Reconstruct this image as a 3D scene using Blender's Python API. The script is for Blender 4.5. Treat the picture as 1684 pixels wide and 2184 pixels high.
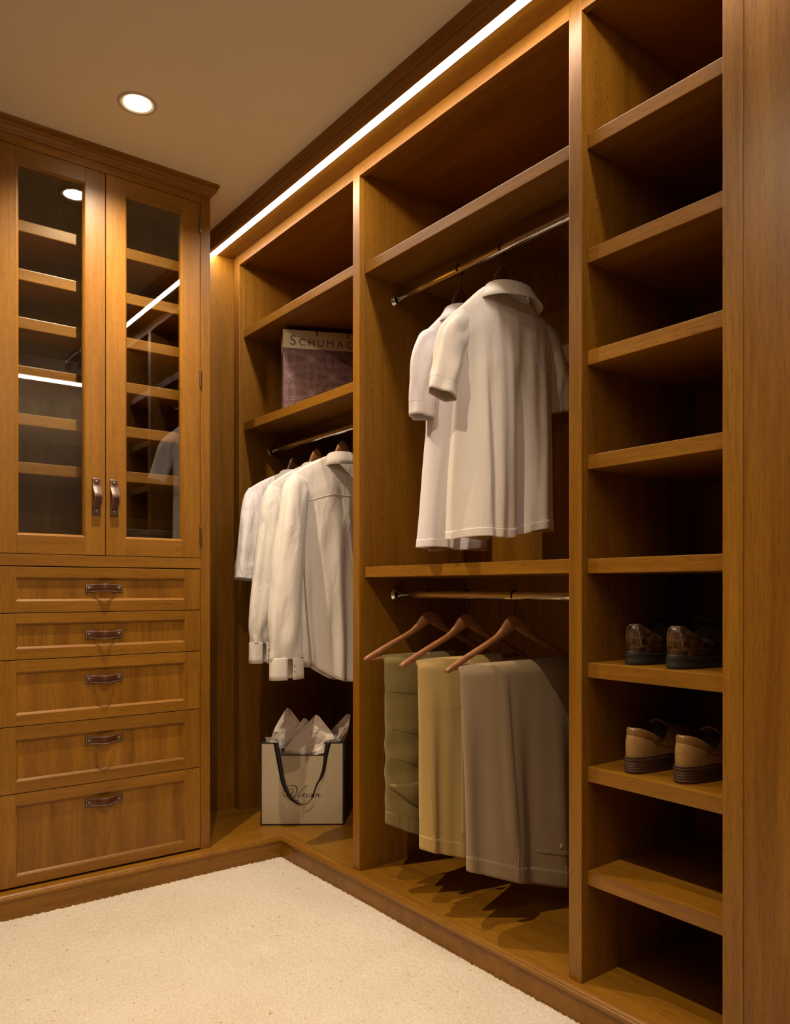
import bpy, bmesh, math, random
import numpy as np
from mathutils import Vector, Matrix, noise

for o in list(bpy.data.objects): bpy.data.objects.remove(o, do_unlink=True)
random.seed(7); rng = np.random.default_rng(7)
scene = bpy.context.scene
COL = scene.collection
PI = math.pi

# ------------------------------------------------------------------ camera
FPX, CXP, HYP, W_PX, H_PX = 1657.0, 842.0, 1256.0, 1684.0, 2184.0
YAW = math.radians(37.25)
cam = bpy.data.cameras.new('camera'); cam_o = bpy.data.objects.new('camera', cam); COL.objects.link(cam_o)
cam_o.location = (0, 0, 1.0); cam_o.rotation_euler = (PI/2, 0, -YAW)
cam.sensor_fit = 'VERTICAL'; cam.sensor_height = 36.0; cam.sensor_width = 36.0
cam.lens = FPX/H_PX*36.0
cam.shift_x = 0.0; cam.shift_y = (HYP-H_PX/2)/H_PX
cam.clip_start = 0.02
scene.camera = cam_o

# ------------------------------------------------------------------ world, exposure
world = bpy.data.worlds.new('world'); scene.world = world; world.use_nodes = True
world.node_tree.nodes['Background'].inputs[0].default_value = (0.9, 0.75, 0.6, 1)
world.node_tree.nodes['Background'].inputs[1].default_value = 0.0
vs = scene.view_settings
vs.view_transform = 'Standard'; vs.look = 'None'; vs.exposure = 0.66; vs.gamma = 1.0; vs.use_curve_mapping = False

# lamp settings used by the lamp builders below
LED_STRENGTH = 26.0; LED_COL = (1.0, 0.88, 0.77)
LED2_STRENGTH = 22.0
DOWN_COL = (1.0, 0.80, 0.56)
cy = scene.cycles; cy.adaptive_threshold = 0.015; cy.max_bounces = 6; cy.diffuse_bounces = 3; cy.glossy_bounces = 3; cy.transmission_bounces = 4; cy.transparent_max_bounces = 8; cy.caustics_reflective = False; cy.caustics_refractive = False

# ------------------------------------------------------------------ materials
def new_mat(name):
    m = bpy.data.materials.new(name); m.use_nodes = True
    nt = m.node_tree; b = nt.nodes['Principled BSDF']
    return m, nt, b
def N(nt, typ, **kw):
    n = nt.nodes.new(typ)
    for k, v in kw.items():
        if k in n.inputs: n.inputs[k].default_value = v
        else: setattr(n, k, v)
    return n
def ramp(nt, fac, stops):
    r = nt.nodes.new('ShaderNodeValToRGB'); cr = r.color_ramp
    while len(cr.elements) < len(stops): cr.elements.new(0.5)
    for e, (p, c) in zip(cr.elements, stops): e.position = p; e.color = (*c, 1)
    nt.links.new(fac, r.inputs[0]); return r.outputs[0]
def mixc(nt, fac, a, b, typ='MIX'):
    n = nt.nodes.new('ShaderNodeMix'); n.data_type = 'RGBA'; n.blend_type = typ
    for i, v in ((0, fac), (6, a), (7, b)):
        if isinstance(v, (int, float)): n.inputs[i].default_value = v
        elif isinstance(v, tuple): n.inputs[i].default_value = (*v, 1)
        else: nt.links.new(v, n.inputs[i])
    return n.outputs[2]

def wood(name, axis, light=(0.325, 0.150, 0.014), mid=(0.240, 0.102, 0.007), dark=(0.148, 0.055, 0.003), rough=0.36, figure=1.0, cath=False):
    m, nt, b = new_mat(name)
    tc = N(nt, 'ShaderNodeTexCoord'); oi = N(nt, 'ShaderNodeObjectInfo')
    add = N(nt, 'ShaderNodeVectorMath', operation='MULTIPLY_ADD')
    comb = N(nt, 'ShaderNodeCombineXYZ')
    for i in range(3): nt.links.new(oi.outputs['Random'], comb.inputs[i])
    nt.links.new(comb.outputs[0], add.inputs[0]); add.inputs[1].default_value = (13.1, 7.7, 5.3)
    nt.links.new(tc.outputs['Object'], add.inputs[2])
    def mapped(along, across):
        mp = N(nt, 'ShaderNodeMapping'); s = [across]*3; s[axis] = along; mp.inputs['Scale'].default_value = s
        nt.links.new(add.outputs[0], mp.inputs['Vector']); return mp.outputs[0]
    n1 = N(nt, 'ShaderNodeTexNoise', Scale=1.0, Detail=3.0, Roughness=0.55, Distortion=0.8*figure)
    nt.links.new(mapped(1.1, 13.0), n1.inputs['Vector'])
    n2 = N(nt, 'ShaderNodeTexNoise', Scale=1.0, Detail=4.0, Roughness=0.6, Distortion=0.3)
    nt.links.new(mapped(5.0, 110.0), n2.inputs['Vector'])
    n3 = N(nt, 'ShaderNodeTexNoise', Scale=1.0, Detail=2.0, Roughness=0.6)
    nt.links.new(mapped(28.0, 620.0), n3.inputs['Vector'])
    c1 = ramp(nt, n1.outputs['Fac'], [(0.28, dark), (0.5, mid), (0.72, light)])
    c2 = ramp(nt, n2.outputs['Fac'], [(0.30, tuple(x*0.72 for x in mid)), (0.7, tuple(min(1, x*1.18) for x in mid))])
    c = mixc(nt, 0.5, c1, c2)
    if cath:   # cathedral figure of flat-sawn veneer
        wv = N(nt, 'ShaderNodeTexWave', wave_type='RINGS', rings_direction='SPHERICAL', Scale=1.0, Distortion=4.0, Detail=2.5); wv.inputs['Detail Scale'].default_value = 0.8
        nt.links.new(mapped(0.8, 3.6), wv.inputs['Vector'])
        c = mixc(nt, 0.55, c, ramp(nt, wv.outputs['Fac'], [(0.1, (0.74, 0.68, 0.62)), (0.75, (1.08, 1.08, 1.08))]), 'MULTIPLY')
    p = ramp(nt, n3.outputs['Fac'], [(0.34, (0.62, 0.55, 0.5)), (0.46, (1, 1, 1))])
    c = mixc(nt, 0.75, c, p, 'MULTIPLY')
    # board to board tone difference
    hv = N(nt, 'ShaderNodeMapRange'); hv.inputs['To Min'].default_value = 0.90; hv.inputs['To Max'].default_value = 1.10
    nt.links.new(oi.outputs['Random'], hv.inputs['Value'])
    hs = N(nt, 'ShaderNodeHueSaturation'); nt.links.new(hv.outputs[0], hs.inputs['Value']); nt.links.new(c, hs.inputs['Color'])
    nt.links.new(hs.outputs[0], b.inputs['Base Color'])
    rr = N(nt, 'ShaderNodeMapRange'); rr.inputs['To Min'].default_value = rough-0.05; rr.inputs['To Max'].default_value = rough+0.09
    nt.links.new(n2.outputs['Fac'], rr.inputs['Value']); nt.links.new(rr.outputs[0], b.inputs['Roughness'])
    bp = N(nt, 'ShaderNodeBump', Strength=0.10, Distance=0.0006); nt.links.new(n3.outputs['Fac'], bp.inputs['Height'])
    nt.links.new(bp.outputs[0], b.inputs['Normal'])
    b.inputs['Specular IOR Level'].default_value = 0.38
    return m
WX, WY, WZ = wood('wood_grain_x', 0), wood('wood_grain_y', 1), wood('wood_grain_z', 2)
WZP = wood('wood_panel_figured', 2, figure=1.6, cath=True)
HW = wood('hanger_wood', 0, light=(0.36, 0.155, 0.06), mid=(0.27, 0.11, 0.038), dark=(0.19, 0.07, 0.022), rough=0.4)

def plain(name, col, rough=0.5, metal=0.0, bump=0.0, bscale=300.0, var=0.0, vscale=30.0, spec=0.5, sheen=0.0, stretch=(1, 1, 1)):
    m, nt, b = new_mat(name)
    b.inputs['Roughness'].default_value = rough; b.inputs['Metallic'].default_value = metal
    b.inputs['Specular IOR Level'].default_value = spec
    tc = N(nt, 'ShaderNodeTexCoord')
    mp = N(nt, 'ShaderNodeMapping'); mp.inputs['Scale'].default_value = stretch; nt.links.new(tc.outputs['Object'], mp.inputs['Vector'])
    nz = N(nt, 'ShaderNodeTexNoise', Scale=vscale, Detail=4.0); nt.links.new(mp.outputs[0], nz.inputs['Vector'])
    lo = tuple(c*(1-var) for c in col); hi = tuple(min(1, c*(1+var)) for c in col)
    nt.links.new(ramp(nt, nz.outputs['Fac'], [(0.3, lo), (0.7, hi)]), b.inputs['Base Color'])
    if bump:
        n2 = N(nt, 'ShaderNodeTexNoise', Scale=bscale, Detail=3.0); nt.links.new(mp.outputs[0], n2.inputs['Vector'])
        bp = N(nt, 'ShaderNodeBump', Strength=bump, Distance=0.002); nt.links.new(n2.outputs['Fac'], bp.inputs['Height'])
        nt.links.new(bp.outputs[0], b.inputs['Normal'])
    if sheen: b.inputs['Sheen Weight'].default_value = sheen
    return m
def emis(name, col, s):
    m, nt, b = new_mat(name)
    b.inputs['Base Color'].default_value = (0.8, 0.8, 0.8, 1)
    b.inputs['Emission Color'].default_value = (*col, 1); b.inputs['Emission Strength'].default_value = s
    return m

def cloth(name, col, rough=0.85, weave=900.0, wr=0.35, wscale=9.0, var=0.04):
    """woven cloth: fine weave relief plus broad soft wrinkles"""
    m, nt, b = new_mat(name); b.inputs['Roughness'].default_value = rough; b.inputs['Specular IOR Level'].default_value = 0.25
    b.inputs['Sheen Weight'].default_value = 0.15
    tc = N(nt, 'ShaderNodeTexCoord')
    mp = N(nt, 'ShaderNodeMapping'); mp.inputs['Scale'].default_value = (1.6, 1.6, 0.5); nt.links.new(tc.outputs['Object'], mp.inputs['Vector'])
    nw = N(nt, 'ShaderNodeTexNoise', Scale=wscale, Detail=3.0, Distortion=0.6); nt.links.new(mp.outputs[0], nw.inputs['Vector'])
    nf = N(nt, 'ShaderNodeTexNoise', Scale=weave, Detail=1.0); nt.links.new(tc.outputs['Object'], nf.inputs['Vector'])
    nt.links.new(ramp(nt, nf.outputs['Fac'], [(0.3, tuple(c*(1-var) for c in col)), (0.7, tuple(min(1, c*(1+var)) for c in col))]), b.inputs['Base Color'])
    b1 = N(nt, 'ShaderNodeBump', Strength=wr, Distance=0.012); nt.links.new(nw.outputs['Fac'], b1.inputs['Height'])
    b2 = N(nt, 'ShaderNodeBump', Strength=0.12, Distance=0.0006); nt.links.new(nf.outputs['Fac'], b2.inputs['Height'])
    nt.links.new(b1.outputs[0], b2.inputs['Normal']); nt.links.new(b2.outputs[0], b.inputs['Normal'])
    return m

CEIL = plain('ceiling_paint', (0.90, 0.85, 0.70), 0.9, bump=0.03, bscale=600)
WALLP = plain('wall_paint', (0.22, 0.14, 0.07), 0.8)
CHROME = plain('chrome', (0.82, 0.80, 0.77), 0.10, 1.0)
WIRE = plain('dark_wire', (0.03, 0.026, 0.022), 0.35, 0.8)
BRONZE = plain('bronze', (0.16, 0.105, 0.06), 0.38, 0.9)
STUD = plain('aged_brass', (0.22, 0.17, 0.10), 0.45, 0.9)
LEATHER = plain('brown_leather', (0.068, 0.018, 0.005), 0.42, var=0.2, vscale=120, bump=0.12, bscale=500)
THREAD = plain('pale_thread', (0.55, 0.42, 0.30), 0.8)
ALU = plain('led_channel', (0.5, 0.44, 0.34), 0.4, 0.6)
WHITE_TRIM = plain('white_trim', (0.62, 0.54, 0.44), 0.45)
BLACKM = plain('black_paper', (0.010, 0.008, 0.008), 0.45)
RIBBON = plain('black_ribbon', (0.006, 0.005, 0.005), 0.5)
SHADE = plain('painted_shade', (0.012, 0.006, 0.003), 0.9)  # near-black colour standing in for shade in drawer gaps and pin holes
m, nt, b = new_mat('cabinet_glass'); GLASS = m
out = [n for n in nt.nodes if n.type == 'OUTPUT_MATERIAL'][0]
gl = N(nt, 'ShaderNodeBsdfGlossy', Roughness=0.0); tr = N(nt, 'ShaderNodeBsdfTransparent'); tr.inputs[0].default_value = (0.97, 0.98, 0.96, 1)
ge = N(nt, 'ShaderNodeNewGeometry'); dt = N(nt, 'ShaderNodeVectorMath', operation='DOT_PRODUCT'); nt.links.new(ge.outputs['Incoming'], dt.inputs[0]); nt.links.new(ge.outputs['Normal'], dt.inputs[1])
ab = N(nt, 'ShaderNodeMath', operation='ABSOLUTE'); nt.links.new(dt.outputs['Value'], ab.inputs[0])
om = N(nt, 'ShaderNodeMath', operation='SUBTRACT'); om.inputs[0].default_value = 1.0; nt.links.new(ab.outputs[0], om.inputs[1])
pw = N(nt, 'ShaderNodeMath', operation='POWER'); pw.inputs[1].default_value = 5.0; nt.links.new(om.outputs[0], pw.inputs[0])
mul = N(nt, 'ShaderNodeMath', operation='MULTIPLY_ADD'); mul.inputs[1].default_value = 0.95; mul.inputs[2].default_value = 0.075; nt.links.new(pw.outputs[0], mul.inputs[0])
mx = N(nt, 'ShaderNodeMixShader'); nt.links.new(mul.outputs[0], mx.inputs[0])
nt.links.new(tr.outputs[0], mx.inputs[1]); nt.links.new(gl.outputs[0], mx.inputs[2]); nt.links.new(mx.outputs[0], out.inputs[0])

# ------------------------------------------------------------------ helpers
def world_loc(o):
    v = Vector((0, 0, 0))
    while o is not None: v += o.location; o = o.parent
    return v
def link(name, me, mats, parent=None, smooth=False, origin=None):
    """one mesh object, vertices given in world coordinates; the origin is the parent's (parts) or 'origin' (things)"""
    o = bpy.data.objects.new(name, me); COL.objects.link(o)
    base = Vector((0, 0, 0))
    if parent is not None:
        o.parent = parent; base = world_loc(parent)
        if origin is not None: o.location = Vector(origin)-base; base = Vector(origin)
    elif origin is not None:
        o.location = origin; base = Vector(origin)
    if base.length > 0: me.transform(Matrix.Translation(-base))
    for mm in (mats if isinstance(mats, (list, tuple)) else [mats]): me.materials.append(mm)
    if smooth: me.polygons.foreach_set('use_smooth', [True]*len(me.polygons))
    me.update(); return o
def empty(name, loc, label, cat, group=None):
    o = bpy.data.objects.new(name, None); COL.objects.link(o); o.location = loc
    o.empty_display_size = 0.05; tag(o, label, cat, group); return o
def tag(o, label=None, cat=None, group=None, kind=None):
    if label: o['label'] = label
    if cat: o['category'] = cat
    if group: o['group'] = group
    if kind: o['kind'] = kind
    return o
def bm_box(bm, x0, x1, y0, y1, z0, z1, mi=0, bev=0.0012):
    t = bmesh.new(); bmesh.ops.create_cube(t, size=1.0)
    for v in t.verts: v.co = Vector(((x0+x1)/2+v.co.x*(x1-x0), (y0+y1)/2+v.co.y*(y1-y0), (z0+z1)/2+v.co.z*(z1-z0)))
    if bev: bmesh.ops.bevel(t, geom=t.edges[:], offset=min(bev, 0.3*min(x1-x0, y1-y0, z1-z0)), segments=2, profile=0.6, affect='EDGES')
    for f in t.faces: f.material_index = mi
    me = bpy.data.meshes.new('tmp'); t.to_mesh(me); t.free(); bm.from_mesh(me); bpy.data.meshes.remove(me)
def boxes(name, lst, mats, parent=None, bev=0.0012, origin=None):
    bm = bmesh.new()
    for q in lst: bm_box(bm, *q[:6], mi=(q[6] if len(q) > 6 else 0), bev=bev)
    me = bpy.data.meshes.new(name); bm.to_mesh(me); bm.free()
    return link(name, me, mats, parent, origin=origin)
def box(name, x0, x1, y0, y1, z0, z1, mat, parent=None, bev=0.0012, origin=None):
    return boxes(name, [(x0, x1, y0, y1, z0, z1)], mat, parent, bev, origin)
def pyd(name, vs_, fs, mats, parent=None, smooth=False, origin=None, mi=None):
    me = bpy.data.meshes.new(name); me.from_pydata([tuple(v) for v in vs_], [], fs)
    if mi: me.polygons.foreach_set('material_index', mi)
    bm = bmesh.new(); bm.from_mesh(me); bmesh.ops.recalc_face_normals(bm, faces=bm.faces); bm.to_mesh(me); bm.free()
    return link(name, me, mats, parent, smooth, origin)
def loft_faces(nr, nc, closed=True, wrap_r=False):
    fs = []
    for j in range(nr if wrap_r else nr-1):
        for i in range(nc if closed else nc-1):
            a = j*nc+i; b_ = j*nc+(i+1) % nc; k = ((j+1) % nr)*nc
            fs.append((a, b_, k+(i+1) % nc, k+i))
    return fs
def loft(name, rings, mat, parent=None, closed=True, cap0=False, cap1=False, smooth=True, solid=0.0, origin=None, wrap_r=False):
    nc = len(rings[0]); vs_ = [p for r in rings for p in r]; fs = loft_faces(len(rings), nc, closed, wrap_r)
    if cap0: fs.append(tuple(range(nc)))
    if cap1: fs.append(tuple(range((len(rings)-1)*nc, len(rings)*nc)))
    o = pyd(name, vs_, fs, mat, parent, smooth, origin)
    if solid:
        md = o.modifiers.new('thickness', 'SOLIDIFY'); md.thickness = solid; md.offset = 0
    return o
def frames(pts):
    pts = [Vector(p) for p in pts]; out = []
    up = Vector((0.13, 0.21, 0.97))
    for i, p in enumerate(pts):
        t = (pts[min(i+1, len(pts)-1)]-pts[max(i-1, 0)]).normalized()
        if abs(t.dot(up)) > 0.98: up = Vector((0.97, 0.2, 0.1))
        n = (up-t*up.dot(t)).normalized(); up = n; out.append((p, t, n, t.cross(n)))
    return out
def tube_rings(pts, r, n=10):
    res = []
    for i, (p, t, a, b_) in enumerate(frames(pts)):
        rr = r(i/(len(pts)-1)) if callable(r) else r
        res.append([p+a*rr*math.cos(2*PI*k/n)+b_*rr*math.sin(2*PI*k/n) for k in range(n)])
    return res
def tube(name, pts, r, mat, parent=None, n=10, origin=None):
    return loft(name, tube_rings(pts, r, n), mat, parent, True, True, True, True, 0, origin)
def multi_tube(name, paths, r, mat, parent=None, n=6):
    vs_, fs = [], []
    for pts in paths:
        rg = tube_rings(pts, r, n); b0 = len(vs_)
        vs_ += [p for q in rg for p in q]
        fs += [tuple(b0+i for i in f) for f in loft_faces(len(rg), n)]
        fs.append(tuple(b0+i for i in range(n))); fs.append(tuple(b0+(len(rg)-1)*n+i for i in range(n)))
    return pyd(name, vs_, fs, mat, parent, True)
def spline(pts, k=8):
    """Catmull-Rom through the points (2-D or 3-D)"""
    P = [np.array(p, float) for p in pts]; P = [2*P[0]-P[1]]+P+[2*P[-1]-P[-2]]; out = []
    for i in range(1, len(P)-2):
        for j in range(k):
            t = j/k; a, b_, c, d = P[i-1], P[i], P[i+1], P[i+2]
            out.append(0.5*((2*b_)+(c-a)*t+(2*a-5*b_+4*c-d)*t*t+(3*b_-a-3*c+d)*t**3))
    out.append(P[-2]); return out
def sweep(name, path_fn, profile, mat, parent=None, origin=None, smooth=False, cap=True):
    """path_fn(d) -> list of (x,y) for offset d; profile list of (d,z)"""
    rings = list(zip(*[[Vector((x, y, z)) for x, y in path_fn(d)] for d, z in profile]))
    return loft(name, [list(r) for r in rings], mat, parent, True, cap, cap, smooth, 0, origin)
def rect_ring(name, x0, x1, z0, z1, profile, mat, parent):
    """mitred rectangular moulding in the xz plane; profile list of (inset, y)"""
    rings = []
    for cx_, cz_, sx, sz in ((x0, z0, 1, 1), (x1, z0, -1, 1), (x1, z1, -1, -1), (x0, z1, 1, -1)):
        rings.append([Vector((cx_+sx*d, y, cz_+sz*d)) for d, y in profile])
    return loft(name, rings, mat, parent, True, smooth=False, wrap_r=True)
def disc(name, c, axis, r, h, mat, parent, n=16, dome=0.0):
    """short round stud with a slightly domed end"""
    ax = Vector(axis).normalized(); a = ax.orthogonal().normalized(); b_ = ax.cross(a); c = Vector(c); rings = []
    for rr, hh in ((r, 0), (r, h*0.7), (r*0.85, h*0.95), (r*0.45, h+dome)):
        rings.append([c+ax*hh+a*rr*math.cos(2*PI*k/n)+b_*rr*math.sin(2*PI*k/n) for k in range(n)])
    return loft(name, rings, mat, parent, True, True, True, True)
def smooth01(x): x = max(0.0, min(1.0, x)); return x*x*(3-2*x)
def lerp(a, b_, t): return a+(b_-a)*t
def interp(tab):
    xs, ys = zip(*tab)
    return lambda t: float(np.interp(t, xs, ys))

# ------------------------------------------------------------------ room shell
CZ = 2.435; CABY = 2.61; FX = 1.448; PZ = 0.075; SX = 1.468; BX = 1.92
o = box('ceiling', -1.05, 2.0, -0.6, 3.2, CZ, CZ+0.05, CEIL, bev=0); tag(o, kind='structure')
o = box('floor', -1.05, 2.0, -0.6, 3.2, -0.06, -0.008, wood('low_bounce_floor_wood', 1, (0.20, 0.09, 0.03), (0.15, 0.065, 0.02), (0.10, 0.04, 0.012)), bev=0); tag(o, kind='structure')  # unseen floor, dark wood added to cut light bounced into the bays
o = box('wall_back', -1.05, 2.0, 3.07, 3.12, -0.01, CZ, WALLP, bev=0); tag(o, kind='structure')
o = box('wall_right', 1.945, 1.995, -0.6, 3.07, -0.01, CZ, WALLP, bev=0); tag(o, kind='structure')
o = box('wall_left', -1.05, -1.0, -0.6, 3.07, -0.01, CZ, WALLP, bev=0); tag(o, kind='structure')
o = box('wall_front', -1.0, 1.945, -0.6, -0.55, -0.01, CZ, plain('tan_wall_paint', (0.46, 0.33, 0.19), 0.85), bev=0); tag(o, kind='structure')

# carpet: tufted loops as real relief
m, nt, b = new_mat('cream_carpet'); CARPET = m
b.inputs['Roughness'].default_value = 0.95; b.inputs['Specular IOR Level'].default_value = 0.1; b.inputs['Sheen Weight'].default_value = 0.2
tc = N(nt, 'ShaderNodeTexCoord')
nz = N(nt, 'ShaderNodeTexNoise', Scale=260.0, Detail=2.0); nt.links.new(tc.outputs['Object'], nz.inputs['Vector'])
nz2 = N(nt, 'ShaderNodeTexNoise', Scale=5.0, Detail=3.0); nt.links.new(tc.outputs['Object'], nz2.inputs['Vector'])
nz3 = N(nt, 'ShaderNodeTexNoise', Scale=75.0, Detail=1.0); nt.links.new(tc.outputs['Object'], nz3.inputs['Vector'])
c = ramp(nt, nz.outputs['Fac'], [(0.30, (0.56, 0.475, 0.375)), (0.55, (0.68, 0.60, 0.50)), (0.8, (0.75, 0.68, 0.59))])
c2 = ramp(nt, nz2.outputs['Fac'], [(0.3, (0.93, 0.91, 0.88)), (0.7, (1, 1, 1))])
c3 = ramp(nt, nz3.outputs['Fac'], [(0.24, (0.72, 0.58, 0.42)), (0.31, (1, 1, 1))])
c = mixc(nt, 1.0, c, c2, 'MULTIPLY'); c = mixc(nt, 1.0, c, c3, 'MULTIPLY'); nt.links.new(c, b.inputs['Base Color'])
bp = N(nt, 'ShaderNodeBump', Strength=0.5, Distance=0.002); nt.links.new(nz.outputs['Fac'], bp.inputs['Height']); nt.links.new(bp.outputs[0], b.inputs['Normal'])
gx = np.arange(-0.30, 1.4235, 0.0042); gy = np.arange(0.75, 2.5745, 0.0042)
X, Y = np.meshgrid(gx, gy, indexing='ij')
Zp = rng.random(X.shape)**0.7*0.0042-0.0030
Zp += 0.0012*np.sin((X*0.55+Y*0.83)*2*PI/0.0125)
Zp += 0.0012*np.sin(X*9+1)*np.sin(Y*7)
Zp[-1, :] -= 0.004; Zp[:, -1] -= 0.004
XX = X+(rng.random(X.shape)-.5)*0.003; YY = Y+(rng.random(X.shape)-.5)*0.003
XX[-1, :] = 1.4232; YY[:, -1] = 2.5742
nx, ny = X.shape
vv = np.stack([XX, YY, Zp], -1).reshape(-1, 3)
idx = np.arange(nx*ny).reshape(nx, ny)
ff = np.stack([idx[:-1, :-1], idx[1:, :-1], idx[1:, 1:], idx[:-1, 1:]], -1).reshape(-1, 4)
me = bpy.data.meshes.new('carpet_pile'); me.vertices.add(len(vv)); me.vertices.foreach_set('co', vv.ravel())
me.loops.add(ff.size); me.loops.foreach_set('vertex_index', ff.ravel().astype(np.int32))
me.polygons.add(len(ff)); me.polygons.foreach_set('loop_start', np.arange(0, ff.size, 4, dtype=np.int32))
me.polygons.foreach_set('loop_total', np.full(len(ff), 4, dtype=np.int32)); me.update(calc_edges=True); me.validate()
o = link('carpet_pile', me, CARPET, smooth=True)
tag(o, 'cream cut and loop carpet pile covering the closet floor', 'carpet', kind='stuff')
# stray tufts standing up along the plinth
tv, tf = [], []
for k in range(190):
    if k % 3: x, y = 1.421-random.random()*0.002, random.uniform(1.0, 2.57)
    else: x, y = random.uniform(0.35, 1.42), 2.571-random.random()*0.002
    h = random.uniform(0.0005, 0.0022)*(3.0 if random.random() < .05 else 1); w = random.uniform(0.001, 0.0022); a = random.uniform(0, PI)
    dx, dy = w*math.cos(a), w*math.sin(a); b0 = len(tv)
    tv += [(x-dx, y-dy, -0.004), (x+dx, y+dy, -0.004), (x+dy, y-dx, -0.004), (x+random.uniform(-.002, .002), y+random.uniform(-.002, .002), h)]
    tf += [(b0, b0+1, b0+3), (b0+1, b0+2, b0+3), (b0+2, b0, b0+3)]
o = pyd('carpet_tufts', tv, tf, CARPET, o); tag(o, kind='stuff')

# ------------------------------------------------------------------ plinth under cabinet and wardrobe
PX0, PY0 = 1.424, 2.575
pl = empty('wooden_plinth', (1.424, 2.575, 0), 'low wooden plinth with rounded nosing turning the corner above the carpet', 'plinth')
def lpath(d): return [(0.30, PY0-d), (PX0-d, PY0-d), (PX0-d, 0.30)]
sweep('riser', lpath, [(0, -0.03), (0, 0.053), (-0.012, 0.053), (-0.012, -0.03)], WX, pl)
sweep('nosing', lpath, [(-0.012, 0.0532), (0.001, 0.0532), (0.0045, 0.0555), (0.0065, 0.060), (0.0055, 0.0655), (0.0015, 0.0675), (0.0008, 0.070), (-0.003, 0.0735), (-0.008, 0.0749), (-0.012, 0.075)], WY, pl, smooth=False)
box('platform_board', PX0+0.0122, BX+0.02, 0.30, PY0+0.0122, 0.052, PZ, WY, pl, bev=0.0004)
# corner platform board, mitred to the long one
me_v = [(0.42, PY0+0.0122), (PX0+0.0122, PY0+0.0122), (PX0+0.0122, PY0+0.013), (BX+0.02, PY0+0.013), (BX+0.02, 3.065), (0.42, 3.065)]
vs_ = [(x, y, 0.052) for x, y in me_v]+[(x, y, PZ) for x, y in me_v]; n = len(me_v)
pyd('platform_board', vs_, [tuple(range(n)), tuple(range(n, 2*n))]+[(i, (i+1) % n, n+(i+1) % n, n+i) for i in range(n)], WX, pl)

# ------------------------------------------------------------------ leather strap handle (parts of a door or drawer)
def strap_handle(parent, cx, cz, vertical, yface, arch=0.0):
    L, Wd, th, out_ = 0.060, 0.0135, 0.0028, 0.022
    def prof(s):   # s in -1..1 along the strap -> stand-off
        a = abs(s)
        if a > 0.72: return 0.0005
        return 0.0005+out_*0.5*(1+math.cos(PI*a/0.72))**1.0*0.999
    def P(s, w, h):
        bow = arch*(1-s*s)
        if vertical: return Vector((cx+w+bow, yface-prof(s)-h, cz+s*L))
        return Vector((cx+s*L, yface-prof(s)-h, cz+w+bow))
    rings = []
    for i in range(41):
        s = -1+2*i/40
        rings.append([P(s, -Wd, 0), P(s, -Wd, th*0.75), P(s, -Wd+0.001, th), P(s, Wd-0.001, th), P(s, Wd, th*0.75), P(s, Wd, 0)])
    h = loft('handle', rings, LEATHER, parent, True, True, True, True)
    h['label'] = 'brown leather strap handle'
    for s in (-0.80, 0.80):
        disc('stud', P(s, 0, th), (0, -1, 0), 0.0052, 0.0022, STUD, parent, 16, 0.0004)
    dash = []
    def run(p0, p1, n_):
        for k in range(n_):
            t0, t1 = (k+0.12)/n_, (k+0.82)/n_
            a = (lerp(p0[0], p1[0], t0), lerp(p0[1], p1[1], t0)); c_ = (lerp(p0[0], p1[0], t1), lerp(p0[1], p1[1], t1))
            dash.append([P(a[0], a[1], th+0.0002), P((a[0]+c_[0])/2, (a[1]+c_[1])/2, th+0.0004), P(c_[0], c_[1], th+0.0002)])
    e = Wd-0.0030
    run((-0.95, -e), (0.95, -e), 30); run((-0.95, e), (0.95, e), 30); run((-0.95, -e), (-0.95, e), 6); run((0.95, -e), (0.95, e), 6)
    multi_tube('stitching', dash, 0.00045, THREAD, parent, 4)

# ------------------------------------------------------------------ tall cabinet with glass doors and drawers
CX0, CX1 = 0.420, 1.155; DX0, DXM, DX1 = 0.457, 0.7895, 1.118
cab = empty('tall_cabinet', (0.79, 2.85, PZ), 'tall wooden cabinet with two glass doors above five drawers', 'cabinet')
boxes('side_panel', [(CX1-0.020, CX1, CABY+0.022, 3.066, PZ, CZ-0.002)], WZ, cab)
boxes('side_panel', [(CX0, CX0+0.020, CABY+0.022, 3.066, PZ, CZ-0.002)], WZ, cab)
box('back_panel', CX0+0.02, CX1-0.02, 2.940, 2.955, PZ, 2.40, WZP, cab)
box('frame_stile', DX1+0.001, CX1, CABY, CABY+0.022, PZ, 2.405, WZ, cab)
box('frame_stile', CX0, DX0-0.001, CABY, CABY+0.022, PZ, 2.405, WZ, cab)
box('frame_rail', DX0-0.001, DX1+0.001, CABY+0.0004, CABY+0.022, 2.368, 2.405, WX, cab)
box('frame_rail', DX0-0.001, DX1+0.001, CABY+0.0004, CABY+0.022, 1.072, 1.108, WX, cab)
box('cabinet_top', CX0+0.02, CX1-0.02, CABY+0.022, 2.939, 2.385, 2.405, WX, cab)
box('cabinet_floor', CX0+0.02, CX1-0.02, CABY+0.026, 2.939, 1.082, 1.108, WX, cab)
sweep('crown', lambda d: [(0.30, CABY-d), (CX1+d*0.6, CABY-d), (CX1+d*0.6, 3.02)],
      [(-0.004, 2.396), (0.004, 2.396), (0.006, 2.402), (0.010, 2.404), (0.020, 2.411), (0.026, 2.4125), (0.029, 2.416), (0.029, 2.424), (0.035, 2.4255), (0.036, 2.4345), (-0.004, 2.4345)], WX, cab)
for zt in (2.163, 2.010, 1.858, 1.705, 1.554, 1.401):
    boxes('shelf', [(CX0+0.0205, CX1-0.0205, 2.660, 2.939, zt-0.037, zt)], WX, cab, bev=0.003)
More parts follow.
